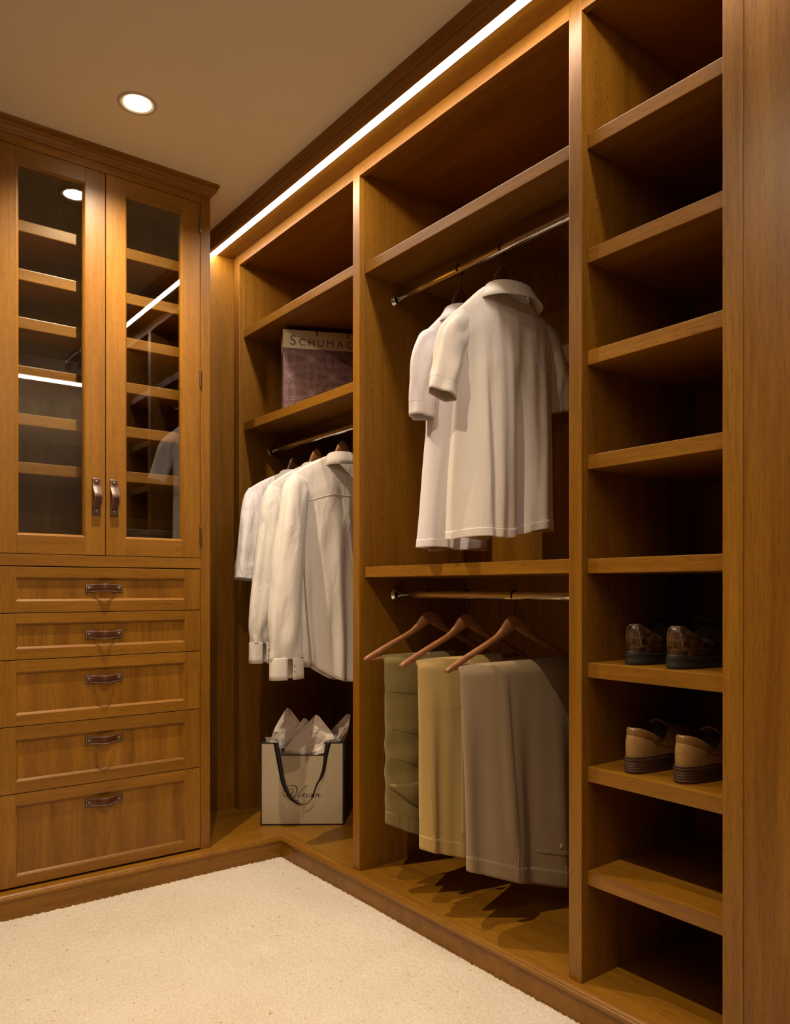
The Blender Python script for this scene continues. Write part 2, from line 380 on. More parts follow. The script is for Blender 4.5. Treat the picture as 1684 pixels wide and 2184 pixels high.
def door(x0, x1, hinge_x, hx):
    z0, z1, sw, rt, rb = 1.110, 2.366, 0.064, 0.050, 0.058
    y0, y1 = CABY, CABY+0.021
    d = boxes('door', [(x0, x0+sw, y0, y1, z0, z1, 0), (x1-sw, x1, y0, y1, z0, z1, 0),
                       (x0+sw, x1-sw, y0+0.0002, y1, z1-rt, z1, 1), (x0+sw, x1-sw, y0+0.0002, y1, z0, z0+rb, 1)], [WZ, WX], cab, bev=0.0010)
    rect_ring('glazing_bead', x0+sw-0.0005, x1-sw+0.0005, z0+rb-0.0005, z1-rt+0.0005,
              [(0, y0+0.0005), (0.001, y0+0.0022), (0.003, y0+0.003), (0.007, y0+0.009), (0.007, y1), (0, y1)], WZ, d)
    box('pane', x0+sw, x1-sw, y0+0.0098, y0+0.0136, z0+rb, z1-rt, GLASS, d, bev=0)
    strap_handle(d, hx, 1.301, True, y0)
    for zh in (2.290, 1.744, 1.189):
        zs = [zh-0.030, zh-0.0302+0.003, zh-0.010, zh+0.010, zh+0.027, zh+0.030]
        tube('hinge', [(hinge_x, y0-0.0025, z) for z in (zh-0.032, zh-0.029, zh-0.0285, zh-0.010, zh-0.0095, zh+0.0095, zh+0.010, zh+0.0285, zh+0.029, zh+0.032)],
             lambda t: 0.0026 if t in (0.0, 1.0) else 0.0036, BRONZE, d, 8)
    return d
door(DX0+0.001, DXM-0.0012, DX0, 0.7600)
door(DXM+0.0012, DX1-0.001, DX1, 0.8165)
DZ = [1.070, 0.925, 0.780, 0.575, 0.368, 0.081]
PZZ = [(0.962, 1.036), (0.814, 0.893), (0.610, 0.743), (0.405, 0.534), (0.114, 0.331)]
HZ = [1.000, 0.852, 0.707, 0.505, 0.303]
boxes('drawer_gap_shade', [(DX0, DX1, CABY+0.023, CABY+0.026, 0.076, 1.072)], SHADE, cab, bev=0)  # dark sheet behind the drawer fronts, paints the shade seen in their gaps
for k in range(5):
    zt, zb = DZ[k]-0.0012, DZ[k+1]+0.0012; pb, pt = PZZ[k]; x0, x1 = DX0+0.001, DX1-0.001; xa, xb = 0.519, 1.0615
    d = boxes('drawer', [(x0, xa, CABY, CABY+0.020, zb, zt, 0), (xb, x1, CABY, CABY+0.020, zb, zt, 0),
                         (xa, xb, CABY+0.0002, CABY+0.020, pt, zt, 1), (xa, xb, CABY+0.0002, CABY+0.020, zb, pb, 1)], [WZ, WX], cab, bev=0.0009)
    rect_ring('panel_moulding', xa-0.0005, xb+0.0005, pb-0.0005, pt+0.0005,
              [(0, CABY+0.0005), (0.001, CABY+0.002), (0.0035, CABY+0.0035), (0.006, CABY+0.007), (0.0075, CABY+0.0095), (0.0075, CABY+0.016), (0, CABY+0.016)], WX, d)
    box('panel', xa, xb, CABY+0.0085, CABY+0.016, pb, pt, WZP, d, bev=0)
    strap_handle(d, 0.787, HZ[k], False, CABY+0.0085 if True else CABY, arch=(0.004 if k == 0 else (-0.003 if k in (1, 2) else 0.0)))

# ------------------------------------------------------------------ wardrobe: three open bays
wd = empty('built_in_wardrobe', (1.6, 1.9, PZ), 'open wooden wardrobe of three bays with shelves and chrome rods', 'wardrobe')
TOPZ = 2.395; RB = 2.354
for y0, y1, z1 in ((2.980, 3.020, TOPZ), (2.097, 2.135, TOPZ), (1.183, 1.221, TOPZ), (0.797, 0.833, TOPZ)):
    box('stile', FX, FX+0.0195, y0, y1, PZ, z1, WZ, wd)
for y0, y1 in ((2.135, 2.980), (1.221, 2.097), (0.833, 1.183)):
    box('top_rail', FX+0.0003, FX+0.0195, y0, y1, RB, TOPZ, WY, wd)
    box('bay_top', FX+0.0195, BX, y0, y1, RB+0.012, RB+0.03, WY, wd)
    box('back_panel', BX, BX+0.012, y0, y1, PZ, RB+0.012, WZP, wd)
for y0, y1 in ((2.980, 3.000), (2.097, 2.135), (1.183, 1.221), (0.797, 0.833)):
    box('divider', FX+0.0197, BX, y0, y1, PZ, TOPZ-0.005, WZ, wd)
box('filler_panel', CX1+0.001, FX+0.002, 3.032, 3.050, PZ, TOPZ, WZ, wd)
box('filler_panel', FX+0.002, FX+0.016, 3.021, 3.048, PZ, TOPZ, WZ, wd)
ep = box('end_panel', FX-0.0035, FX+0.016, 0.10, 0.7965, PZ, TOPZ, WZP, wd)
box('scribe_strip', FX-0.0050, FX-0.0035, 0.788, 0.7965, PZ, TOPZ, WZ, wd, bev=0.0004)
box('soffit', 1.3725, FX+0.02, 0.10, 3.031, TOPZ, TOPZ+0.018, WY, wd)
def shelf(y0, y1, zt, t=0.0345):
    s = box('shelf', SX+0.0004, BX-0.001, y0+0.0008, y1-0.0008, zt-t, zt, WY, wd, bev=0.0016); return s
for zt in (2.088, 1.697): shelf(2.135, 2.980, zt)
for zt in (2.071, 1.0725): shelf(1.221, 2.097, zt)
for zt in (2.070, 1.801, 1.561, 1.3155, 1.071, 0.826, 0.581, 0.337): shelf(0.833, 1.183, zt)
# shelf pin holes: tiny flat discs coloured as the shade inside, in rows on the dividers
def pin_holes(y, spots):
    vs_, fs = [], []
    for x, z in spots:
        b0 = len(vs_); r = 0.0017
        for k in range(8): vs_.append((x+r*math.cos(k*PI/4), y, z+r*math.sin(k*PI/4)))
        fs.append(tuple(range(b0, b0+8)))
    o_ = pyd('shelf_pin_holes', vs_, fs, SHADE, wd); o_['kind'] = 'stuff'
for y, zz in ((2.0965, np.arange(0.95, 1.85, 0.032)), (1.1826, np.arange(0.30, 2.28, 0.032)), (2.9796, np.arange(1.30, 1.90, 0.032))):
    pin_holes(y, [(x, z) for z in zz for x in (SX+0.032, SX+0.075)])
def rod(x, y0, y1, z, r=0.0125):
    rd = tube('hanging_rod', [(x, lerp(y0, y1, i/6), z) for i in range(7)], r, CHROME, wd, 24)
    for y, s in ((y0, 1), (y1, -1)):
        rings = []
        for yy, rr in ((0, 0.021), (0.004, 0.021), (0.006, 0.0165), (0.014, 0.0155), (0.014, 0.0132)):
            rings.append([Vector((x+rr*math.cos(2*PI*k/20), y+s*(yy+0.0003), z+rr*math.sin(2*PI*k/20))) for k in range(20)])
        loft('rod_socket', rings, CHROME, rd, True, True, False, True)
RX = 1.595
rod(RX, 2.135, 2.980, 1.590); rod(RX, 1.221, 2.097, 1.976); rod(RX, 1.221, 2.097, 0.981)

# ------------------------------------------------------------------ lit valence with LED strip above the wardrobe
va = empty('light_valence', (1.30, 1.6, 2.36), 'dark wooden cornice along the ceiling hiding the strip light', 'cornice')
def vpath(d): return [(1.3125-d, 0.10), (1.3125-d, 3.031)]
sweep('upper_moulding', vpath, [(-0.004, CZ-0.0005), (0.0160, CZ-0.0005), (0.0160, 2.424), (0.0135, 2.418), (0.0085, 2.409), (0.0075, 2.400), (-0.004, 2.400)], WY, va)
sweep('lower_board', vpath, [(-0.012, 2.3998), (0.0055, 2.3998), (0.0055, 2.3740), (0.0035, 2.3715), (-0.010, 2.3715), (-0.012, 2.3740)], WY, va)
led = empty('led_strip_light', (1.35, 1.6, 2.395), 'glowing white linear strip light running above the wardrobe', 'light')
loft('diffuser', [[Vector((1.3475+0.0222*math.cos(t), yy, 2.3955-0.0085*math.sin(t)**0.8)) for t in np.linspace(0, PI, 13)] for yy in (0.46, 1.0, 2.0, 3.028)], emis('led_white', LED_COL, LED_STRENGTH), led, True, True, True, False)
boxes('channel', [(1.3248, 1.3720, 0.45, 3.030, 2.4007, 2.4060), (1.3702, 1.3722, 0.45, 3.030, 2.3935, 2.4007)], ALU, led, bev=0.0004)
# the same light on the wall behind the camera (seen as a reflection in the glass)
va2 = empty('light_valence', (0.5, -0.25, 2.36), 'wooden cornice with strip light on the wall opposite the cabinet', 'cornice')
sweep('upper_moulding', lambda d: [(-0.95, -0.2575+d), (1.90, -0.2575+d)], [(-0.004, CZ-0.0005), (0.0160, CZ-0.0005), (0.0160, 2.424), (0.0085, 2.409), (0.0075, 2.400), (-0.004, 2.400)], WX, va2)
led2 = empty('led_strip_light', (0.5, -0.30, 2.395), 'white strip light reflected in the left glass door', 'light')
box('diffuser', -0.95, 1.90, -0.312, -0.272, 2.3880, 2.4005, emis('led_white_opposite', LED_COL, LED2_STRENGTH), led2, bev=0.0006)
box('channel', -0.95, 1.90, -0.319, -0.271, 2.4007, 2.4060, ALU, led2, bev=0.0004)

# ------------------------------------------------------------------ recessed downlights
BULB = emis('bulb_glow', (1.0, 0.86, 0.62), 30.0)
def downlight(x, y, label, watts):
    d = empty('recessed_downlight', (x, y, CZ), label, 'light', 'recessed ceiling downlights')
    n = 40
    def ring(r, z): return [Vector((x+r*math.cos(2*PI*k/n), y+r*math.sin(2*PI*k/n), z)) for k in range(n)]
    loft('trim_ring', [ring(0.0565, CZ-0.0003), ring(0.0560, CZ-0.0025), ring(0.0540, CZ-0.0035), ring(0.0420, CZ-0.0030), ring(0.0405, CZ-0.0003)], WHITE_TRIM, d)
    loft('reflector', [ring(0.0408, CZ-0.0032), ring(0.0388, CZ-0.0026), ring(0.0374, CZ-0.0006)], WHITE_TRIM, d)
    loft('bulb', [ring(0.0372, CZ-0.0006), ring(0.030, CZ-0.0009), ring(0.018, CZ-0.0012), ring(0.004, CZ-0.0014)], BULB, d, True, False, True)
    sp = bpy.data.lights.new('downlight_beam', 'SPOT'); sp.energy = watts; sp.color = DOWN_COL; sp.spot_size = math.radians(142); sp.spot_blend = 1.0; sp.shadow_soft_size = 0.009
    so = bpy.data.objects.new('beam', sp); COL.objects.link(so); so.parent = d; so.location = (0, 0, -0.004)
    return d
downlight(0.784, 2.288, 'round recessed downlight glowing in the ceiling before the glass doors', 78.0)
downlight(0.38, 1.12, 'recessed ceiling downlight out of view, nearer the camera', 85.0)

# ------------------------------------------------------------------ hangers
def hanger(x, y, zrod, zapex, half, ztip, label, group, bar=None, lean=0.0, mat=HW):
    h = empty('coat_hanger', (x, y, zapex), label, 'hanger', group)
    up = interp([(0, 0), (0.04, -0.002), (0.08, -0.008), (0.13, -0.021), (0.18, -0.044), (0.23, -0.068), (0.30, -0.090), (0.42, -0.113), (0.71, -0.163), (0.9, -0.198), (0.97, -0.212), (1, -0.222)])
    dn = interp([(0, -0.064), (0.06, -0.076), (0.15, -0.093), (0.42, -0.140), (0.71, -0.191), (0.9, -0.226), (0.96, -0.236), (1, -0.230)])
    k = (zapex-ztip)/0.222
    n = 56; rings = []
    for i in range(n+1):
        a = -1+2*i/n; s = abs(a); zt, zb = zapex+up(s)*k, zapex+dn(s)*k
        yy = y+0.010*s*s*0+lean*a; t = 0.0065
        xx = x+a*half
        if zt-zb < 0.006: zb = zt-0.006
        rings.append([Vector((xx, yy-t*0.5, zt)), Vector((xx, yy-t, lerp(zt, zb, 0.22))), Vector((xx, yy-t, lerp(zt, zb, 0.78))), Vector((xx, yy-t*0.5, zb)),
                      Vector((xx, yy+t*0.5, zb)), Vector((xx, yy+t, lerp(zt, zb, 0.78))), Vector((xx, yy+t, lerp(zt, zb, 0.22))), Vector((xx, yy+t*0.5, zt))])
    loft('hanger_body', rings, mat, h, True, True, True, True)
    r = 0.0125+0.0026; pts = [(x, y, zapex-0.015), (x, y, zapex+0.008)]
    c = Vector((x, y, zrod))
    pts += [(x+0.004, y, lerp(zapex, zrod-r, 0.5)), (x+0.002+r*math.sin(-0.3)*-1, y, zrod-r*1.02+0.004)]
    for i in range(13):
        a = lerp(-0.9, PI+0.55, i/12); pts.append((x+(r)*math.cos(a), y, zrod+r*math.sin(a)))
    tube('hook', spline(pts, 3), 0.0019, WIRE, h, 8)
    if bar is not None:
        tube('trouser_bar', [(x+s*half*0.93, y+lean*s, bar) for s in (-1, -0.5, 0, 0.5, 1)], 0.0050, HW, h, 12)
    return h

# ------------------------------------------------------------------ garments
def garment(xl, xr, ztop, zhem, T, ymid, fold, edge=3.0):
    """S(a,b,side): a -1..1 across, b 0..1 down, side -1 towards the camera"""
    def S(a, b_, side, off=0.0):
        x = lerp(xl(b_), xr(b_), (a+1)/2); zt = ztop(a); z = lerp(zt, zhem(a), b_)
        y = ymid(b_, a)+side*(T(b_)*max(0.0, 1-abs(a)**edge)**0.5+off)+fold(a, b_, side)
        return Vector((x, y, z))
    return S
def tube_from(name, S, mat, parent, b0=0.0, b1=1.0, nb=70, na=60, off=0.0, solid=0.0014):
    rings = []
    for j in range(nb+1):
        b_ = lerp(b0, b1, j/nb); r = []
        for i in range(na): r.append(S(math.sin((-1+2*i/na)*PI/2), b_, -1, off))
        for i in range(na): r.append(S(math.sin((1-2*i/na)*PI/2), b_, 1, off))
        rings.append(r)
    return loft(name, rings, mat, parent, True, False, False, True, solid)
def seam(name, S, path, mat, parent, r=0.0009):
    return tube(name, [S(a, b_, -1, 0.0012) for a, b_ in path], r, mat, parent, 6)
def sleeve(name, pts, mat, parent, wr=0.003, seed=0, n=44, solid=0.0014, rows=50, pinch=1.0, hem=False):
    """pts: list of (x, y, z, half_width, half_thickness) down the sleeve"""
    P = spline(pts, max(4, rows//len(pts))); rings = []
    for j, p in enumerate(P):
        q = P[min(j+1, len(P)-1)]-P[max(j-1, 0)]; t = Vector(q[:3]).normalized()
        nrm = Vector((0, 1, 0)); nx_ = nrm.cross(t).normalized()
        if nx_.x < 0: nx_ = -nx_
        ny_ = t.cross(nx_).normalized(); ring = []; f = j/(len(P)-1)
        for k in range(n):
            th = 2*PI*k/n; cs, sn = math.cos(th), math.sin(th)
            w = wr*min(1, f*3)*(math.sin(3*th+seed+f*4.0)+0.7*math.sin(5*th-seed*1.7-f*6.0)+1.2*noise.noise(Vector((cs*2+seed, sn*2, f*6)))) 
            ring.append(Vector(p[:3])+nx_*(p[3]+w)*cs+ny_*(p[4]+w)*(abs(sn)**pinch)*(1 if sn >= 0 else -1))
        rings.append(ring)
    sl = loft(name, rings, mat, parent, True, True, False, True, solid)
    if hem:
        r = rings[int(len(rings)*0.86)]; c_ = sum(r, Vector())/len(r)
        tube('sleeve_hem_stitch', [c_+(q-c_)*1.012 for q in r]+[c_+(r[0]-c_)*1.012], 0.0008, mat, sl, 5)
    return sl
def collar(name, cx, cy, z0, hx, hy, mat, parent, stand=0.034, leaf=0.042, flare=0.020, front_drop=0.03, tilt=0.0):
    prof = [(-0.003, 0.0), (-0.003, stand*0.6), (-0.002, stand-0.002), (-0.0005, stand+0.001), (0.0025, stand+0.001), (0.0045, stand-0.003), (0.005+flare*0.45, stand-leaf*0.5), (0.006+flare, stand-leaf)]
    rings = []
    n = 48
    for d, dz in prof:
        r = []
        for k in range(n):
            th = 2*PI*k/n; fr_ = 0.5*(1+math.sin(th))   # 1 at +y (garment front)
            z = z0+dz-front_drop*fr_**2+tilt*math.cos(th)-(0.012*fr_**6 if dz < stand*0.9 else 0)
            r.append(Vector((cx+(hx+d)*math.cos(th), cy+(hy+d)*math.sin(th), z)))
        rings.append(r)
    return loft(name, rings, mat, parent, True, False, False, True, 0.0016)
def button(name, c, nrm, r, mat, parent):
    return disc(name, c, nrm, r, 0.0018, mat, parent, 12)

POLO = cloth('cream_pique', (0.72, 0.66, 0.59), weave=1200, wr=0.5)
POLO2 = cloth('lilac_white_cotton', (0.70, 0.64, 0.65), weave=1200, wr=0.5)
SHIRT = cloth('white_shirting', (0.70, 0.645, 0.59), rough=0.7, weave=1500, wr=0.6, wscale=12)
SHIRT2 = cloth('white_linen', (0.66, 0.62, 0.58), rough=0.75, weave=1300, wr=0.8, wscale=16)
SHIRT3 = cloth('pale_silk', (0.64, 0.60, 0.62), rough=0.6, weave=1300, wr=0.8, wscale=18)
BTN = plain('shell_button', (0.62, 0.53, 0.42), 0.3)

def polo(x, y, zc, zsL, zsR, xL, xR, hemL, hemR, hxL, hxR, mat, label, seedp, sleeves, mid_hem=0.0):
    g = empty('polo_shirt', (x, y, min(hemL, hemR)), label, 'shirt', 'polo shirts on the upper rod')
    nk = 0.30
    def ztop(a):
        s = smooth01((abs(a)-nk)/(1-nk)); s = 0.35*s+0.65*max(0, (abs(a)-nk)/(1-nk))**1.15
        return zc-s*(zc-(zsL if a < 0 else zsR))
    zhem = lambda a: lerp(hemL, hemR, (a+1)/2)+mid_hem*math.sin((a+1)*PI*1.5+0.6)
    xl = interp([(0, xL), (0.10, xL+0.004), (0.24, xL+0.024), (0.45, xL+0.022), (1, hxL)])
    xr = interp([(0, xR), (0.10, xR-0.004), (0.24, xR-0.022), (0.45, xR-0.022), (1, hxR)])
    T = interp([(0, 0.003), (0.03, 0.014), (0.12, 0.030), (0.3, 0.042), (0.6, 0.046), (1, 0.050)])
    def fold(a, b_, side):
        g_ = smooth01(b_/0.9)
        ph = seedp
        f = 0.018*g_*math.sin(1.9*PI*a+ph+0.5*b_)+0.008*g_*math.sin(3.7*PI*a+ph*2-0.9*b_)
        f += 0.006*smooth01(b_/0.35)*noise.noise(Vector((a*4.5+ph*3+0.4*b_, b_*1.1, ph)))+0.006*smooth01(b_/0.2)*noise.noise(Vector((a*7+ph+0.8*b_, b_*1.8+a*2, ph+5)))
        for c_, sl_, w_, am_ in ((-0.62, 0.10, 0.035, 0.010), (-0.12, 0.16, 0.045, 0.012), (0.42, -0.14, 0.045, 0.006), (0.74, -0.06, 0.03, 0.004)):
            d = a-(c_+sl_*b_); f += am_*smooth01((b_-0.12)/0.6)*math.tanh(d/w_)*math.exp(-(d/0.16)**2)*(1 if side < 0 else 0.3)
        # sharp pleat where the back collapses
        f += side*-0.0
        d = a-(0.12+0.10*b_); f += -0.016*g_*math.exp(-(d/0.09)**2)*(1 if side < 0 else 0.3)
        d = a-(-0.42+0.02*b_); f += -0.014*g_*math.exp(-(d/0.10)**2)*(1 if side < 0 else 0.3)
        return f
    S = garment(xl, xr, ztop, zhem, T, lambda b_, a: y, fold)
    tube_from('shirt_body', S, mat, g)
    tube_from('hem_band', S, mat, g, 0.962, 1.0, 6, 60, 0.0012)
    seam('hem_stitch', S, [(math.sin((-1+2*i/80)*PI/2)*0.985, 0.960) for i in range(81)], mat, g, 0.0008)
    collar('collar', x+0.006, y, zc-0.022, 0.080, 0.050, mat, g, 0.028, 0.050, 0.030)
    for k, pts in enumerate(sleeves):
        sl = sleeve('sleeve', pts, mat, g, 0.0030, seedp+k*2, pinch=0.9, hem=True)
    # armhole seams
    seam('armhole_seam', S, [(-0.985+0.11*math.sin(t*PI*0.5), t*0.25+0.005) for t in np.linspace(0, 1, 16)], mat, g, 0.0011)
    seam('armhole_seam', S, [(0.985-0.11*math.sin(t*PI*0.5), t*0.25+0.005) for t in np.linspace(0, 1, 16)], mat, g, 0.0011)
    return g
hanger(RX, 1.590, 1.976, 1.925, 0.165, 1.735, 'dark wooden hanger inside the cream polo shirt', 'wooden coat hangers', mat=wood('hanger_dark', 0, (0.10, 0.03, 0.012), (0.07, 0.02, 0.008), (0.04, 0.012, 0.005)))
polo(1.612, 1.590, 1.862, 1.752, 1.786, 1.402, 1.816, 1.130, 1.176, 1.412, 1.800, POLO,
     'cream short-sleeved polo shirt hanging in front on the upper middle rod', 0.4,
     [[(1.468, 1.590, 1.748, 0.034, 0.010), (1.432, 1.586, 1.716, 0.045, 0.020), (1.396, 1.580, 1.670, 0.046, 0.024), (1.373, 1.575, 1.590, 0.044, 0.026), (1.353, 1.572, 1.517, 0.042, 0.028)],
      [(1.768, 1.590, 1.776, 0.030, 0.010), (1.798, 1.593, 1.750, 0.042, 0.020), (1.836, 1.597, 1.670, 0.042, 0.024), (1.850, 1.600, 1.600, 0.040, 0.026), (1.860, 1.602, 1.545, 0.038, 0.026)]], 0.008)
hanger(RX, 1.771, 1.976, 1.915, 0.150, 1.735, 'dark wooden hanger inside the lilac-white polo shirt', 'wooden coat hangers', mat=bpy.data.materials['hanger_dark'])
polo(1.618, 1.771, 1.850, 1.752, 1.780, 1.446, 1.785, 1.118, 1.122, 1.424, 1.720, POLO2,
     'lilac-white polo shirt half hidden behind the cream one on the upper rod', 2.3,
     [[(1.512, 1.771, 1.752, 0.028, 0.010), (1.474, 1.767, 1.726, 0.041, 0.020), (1.446, 1.762, 1.660, 0.042, 0.024), (1.438, 1.758, 1.580, 0.041, 0.028), (1.432, 1.756, 1.500, 0.040, 0.030)],
      [(1.745, 1.771, 1.76, 0.030, 0.010), (1.782, 1.775, 1.715, 0.038, 0.020), (1.805, 1.780, 1.640, 0.040, 0.026), (1.81, 1.782, 1.57, 0.038, 0.028)]], 0.004)

def dress_shirt(x, y, zc, zs, xL, xR, hem, hxL, hxR, mat, label, seedp, sleeves, cuff=True, yoke=True, cl=0.0):
    g = empty('white_shirt', (x, y, hem), label, 'shirt', 'white shirts on the left rod')
    nk = 0.28
    def ztop(a):
        s = max(0, (abs(a)-nk)/(1-nk)); return zc-(0.8*s+0.2*s**3)*(zc-zs)
    def zhem(a): return hem+0.050*abs(a)**3-0.012*math.cos(a*PI)
    xl = interp([(0, xL), (0.12, xL+0.008), (0.25, xL+0.035), (0.6, lerp(xL, hxL, 0.55)+0.01), (1, hxL)])
    xr = interp([(0, xR), (0.12, xR-0.008), (0.25, xR-0.030), (0.6, lerp(xR, hxR, 0.6)-0.005), (1, hxR)])
    T = interp([(0, 0.003), (0.04, 0.014), (0.14, 0.028), (0.3, 0.036), (1, 0.040)])
    def fold(a, b_, side):
        g_ = smooth01(b_/0.9); ph = seedp
        f = 0.014*g_*math.sin(2.3*PI*a+ph+0.4*b_)+0.007*g_*math.sin(5.1*PI*a+ph*2+1.1*b_)
        d = a-(0.05+0.22*b_); f += 0.014*smooth01(b_/0.5)*math.tanh(d/0.05)*math.exp(-(d/0.4)**2)*(1 if side < 0 else 0.2)
        f += 0.0035*smooth01(b_/0.2)*math.sin(11*a+9*b_+ph)*math.sin(7*b_+ph)
        return f
    S = garment(xl, xr, ztop, zhem, T, lambda b_, a: y, fold)
    tube_from('shirt_body', S, mat, g)
    seam('hem_stitch', S, [(math.sin((-1+2*i/80)*PI/2)*0.985, 0.985) for i in range(81)], mat, g, 0.0008)
    if yoke: seam('yoke_seam', S, [(-0.96+1.92*i/60, 0.165+0.01*math.cos((-0.96+1.92*i/60)*2)) for i in range(61)], mat, g, 0.0010)
    collar('collar', x, y, zc-0.024, 0.062, 0.042, mat, g, 0.036, 0.046, 0.014, 0.035)
    for k, pts in enumerate(sleeves):
        long_ = cuff and pts[0][2]-pts[-1][2] > 0.4
        sl = sleeve('sleeve', pts, mat, g, 0.0035, seedp+k*1.9, rows=70, pinch=0.8, hem=not long_)
        if long_:
            q = pts[-1]; x0, y0, z0, hw, ht = q
            rings = []
            for dz, e in ((0.005, 0.003), (0.002, 0.0035), (-0.03, 0.004), (-0.055, 0.0045), (-0.072, 0.005)):
                rings.append([Vector((x0+(hw+e)*math.cos(t)*(1.0), y0+(ht+e*0.6)*(abs(math.sin(t))**0.7)*(1 if math.sin(t) >= 0 else -1), z0+dz)) for t in np.linspace(-PI/2+0.16, 1.5*PI-0.16, 40)])
            cf = loft('cuff', rings, mat, sl, False, solid=0.0022)
            for dz in (-0.018, -0.040):
                button('button', (x0+0.014, y0-ht-0.006, z0+dz), (0, -1, 0), 0.0042, BTN, sl)
    seam('armhole_seam', S, [(-0.98+0.12*math.sin(t*PI*0.5), t*0.24+0.004) for t in np.linspace(0, 1, 16)], mat, g, 0.0010)
    return g
hanger(1.602, 2.431, 1.590, 1.553, 0.165, 1.375, 'wooden hanger with rounded top in the foremost white shirt', 'wooden coat hangers')
dress_shirt(1.602, 2.431, 1.492, 1.405, 1.380, 1.815, 0.668, 1.470, 1.760, SHIRT, 'cream-white long-sleeved shirt with buttoned cuff, foremost on the left rod', 0.9,
    [[(1.425, 2.431, 1.395, 0.040, 0.016), (1.398, 2.424, 1.340, 0.050, 0.030), (1.372, 2.412, 1.200, 0.052, 0.036), (1.352, 2.404, 1.020, 0.058, 0.038), (1.344, 2.400, 0.880, 0.062, 0.036), (1.345, 2.398, 0.790, 0.060, 0.030), (1.347, 2.398, 0.755, 0.060, 0.024)],
     [(1.775, 2.431, 1.390, 0.036, 0.016), (1.805, 2.436, 1.330, 0.046, 0.030), (1.825, 2.442, 1.180, 0.046, 0.034), (1.835, 2.445, 0.980, 0.044, 0.034), (1.838, 2.446, 0.80, 0.044, 0.026), (1.838, 2.446, 0.76, 0.044, 0.022)]])
hanger(1.600, 2.611, 1.590, 1.550, 0.160, 1.36, 'wooden hanger in the middle white shirt on the left rod', 'wooden coat hangers')
dress_shirt(1.600, 2.611, 1.478, 1.385, 1.385, 1.80, 0.700, 1.465, 1.750, SHIRT2, 'white long-sleeved linen shirt between two others on the left rod', 2.2,
    [[(1.425, 2.611, 1.375, 0.038, 0.016), (1.405, 2.602, 1.320, 0.046, 0.030), (1.385, 2.590, 1.200, 0.046, 0.036), (1.362, 2.580, 1.020, 0.050, 0.038), (1.346, 2.572, 0.90, 0.050, 0.036), (1.340, 2.570, 0.83, 0.044, 0.030), (1.338, 2.570, 0.800, 0.042, 0.024)],
     [(1.765, 2.611, 1.370, 0.036, 0.016), (1.79, 2.616, 1.310, 0.044, 0.030), (1.81, 2.62, 1.160, 0.044, 0.034), (1.82, 2.622, 0.960, 0.042, 0.034), (1.822, 2.622, 0.82, 0.040, 0.026)]])
hanger(1.600, 2.787, 1.590, 1.545, 0.150, 1.36, 'dark wooden hanger in the rearmost short-sleeved shirt', 'wooden coat hangers', mat=bpy.data.materials['hanger_dark'])
dress_shirt(1.600, 2.787, 1.470, 1.395, 1.398, 1.79, 0.770, 1.450, 1.740, SHIRT3, 'lilac-white short-sleeved shirt nearest the filler panel on the left rod', 4.0,
    [[(1.430, 2.787, 1.385, 0.036, 0.016), (1.412, 2.775, 1.335, 0.044, 0.030), (1.395, 2.762, 1.230, 0.046, 0.038), (1.376, 2.752, 1.120, 0.046, 0.040), (1.364, 2.748, 1.035, 0.045, 0.040)],
     [(1.76, 2.787, 1.375, 0.036, 0.016), (1.785, 2.792, 1.320, 0.042, 0.030), (1.80, 2.795, 1.200, 0.042, 0.034), (1.808, 2.797, 1.06, 0.042, 0.036)]], cuff=False, yoke=False)

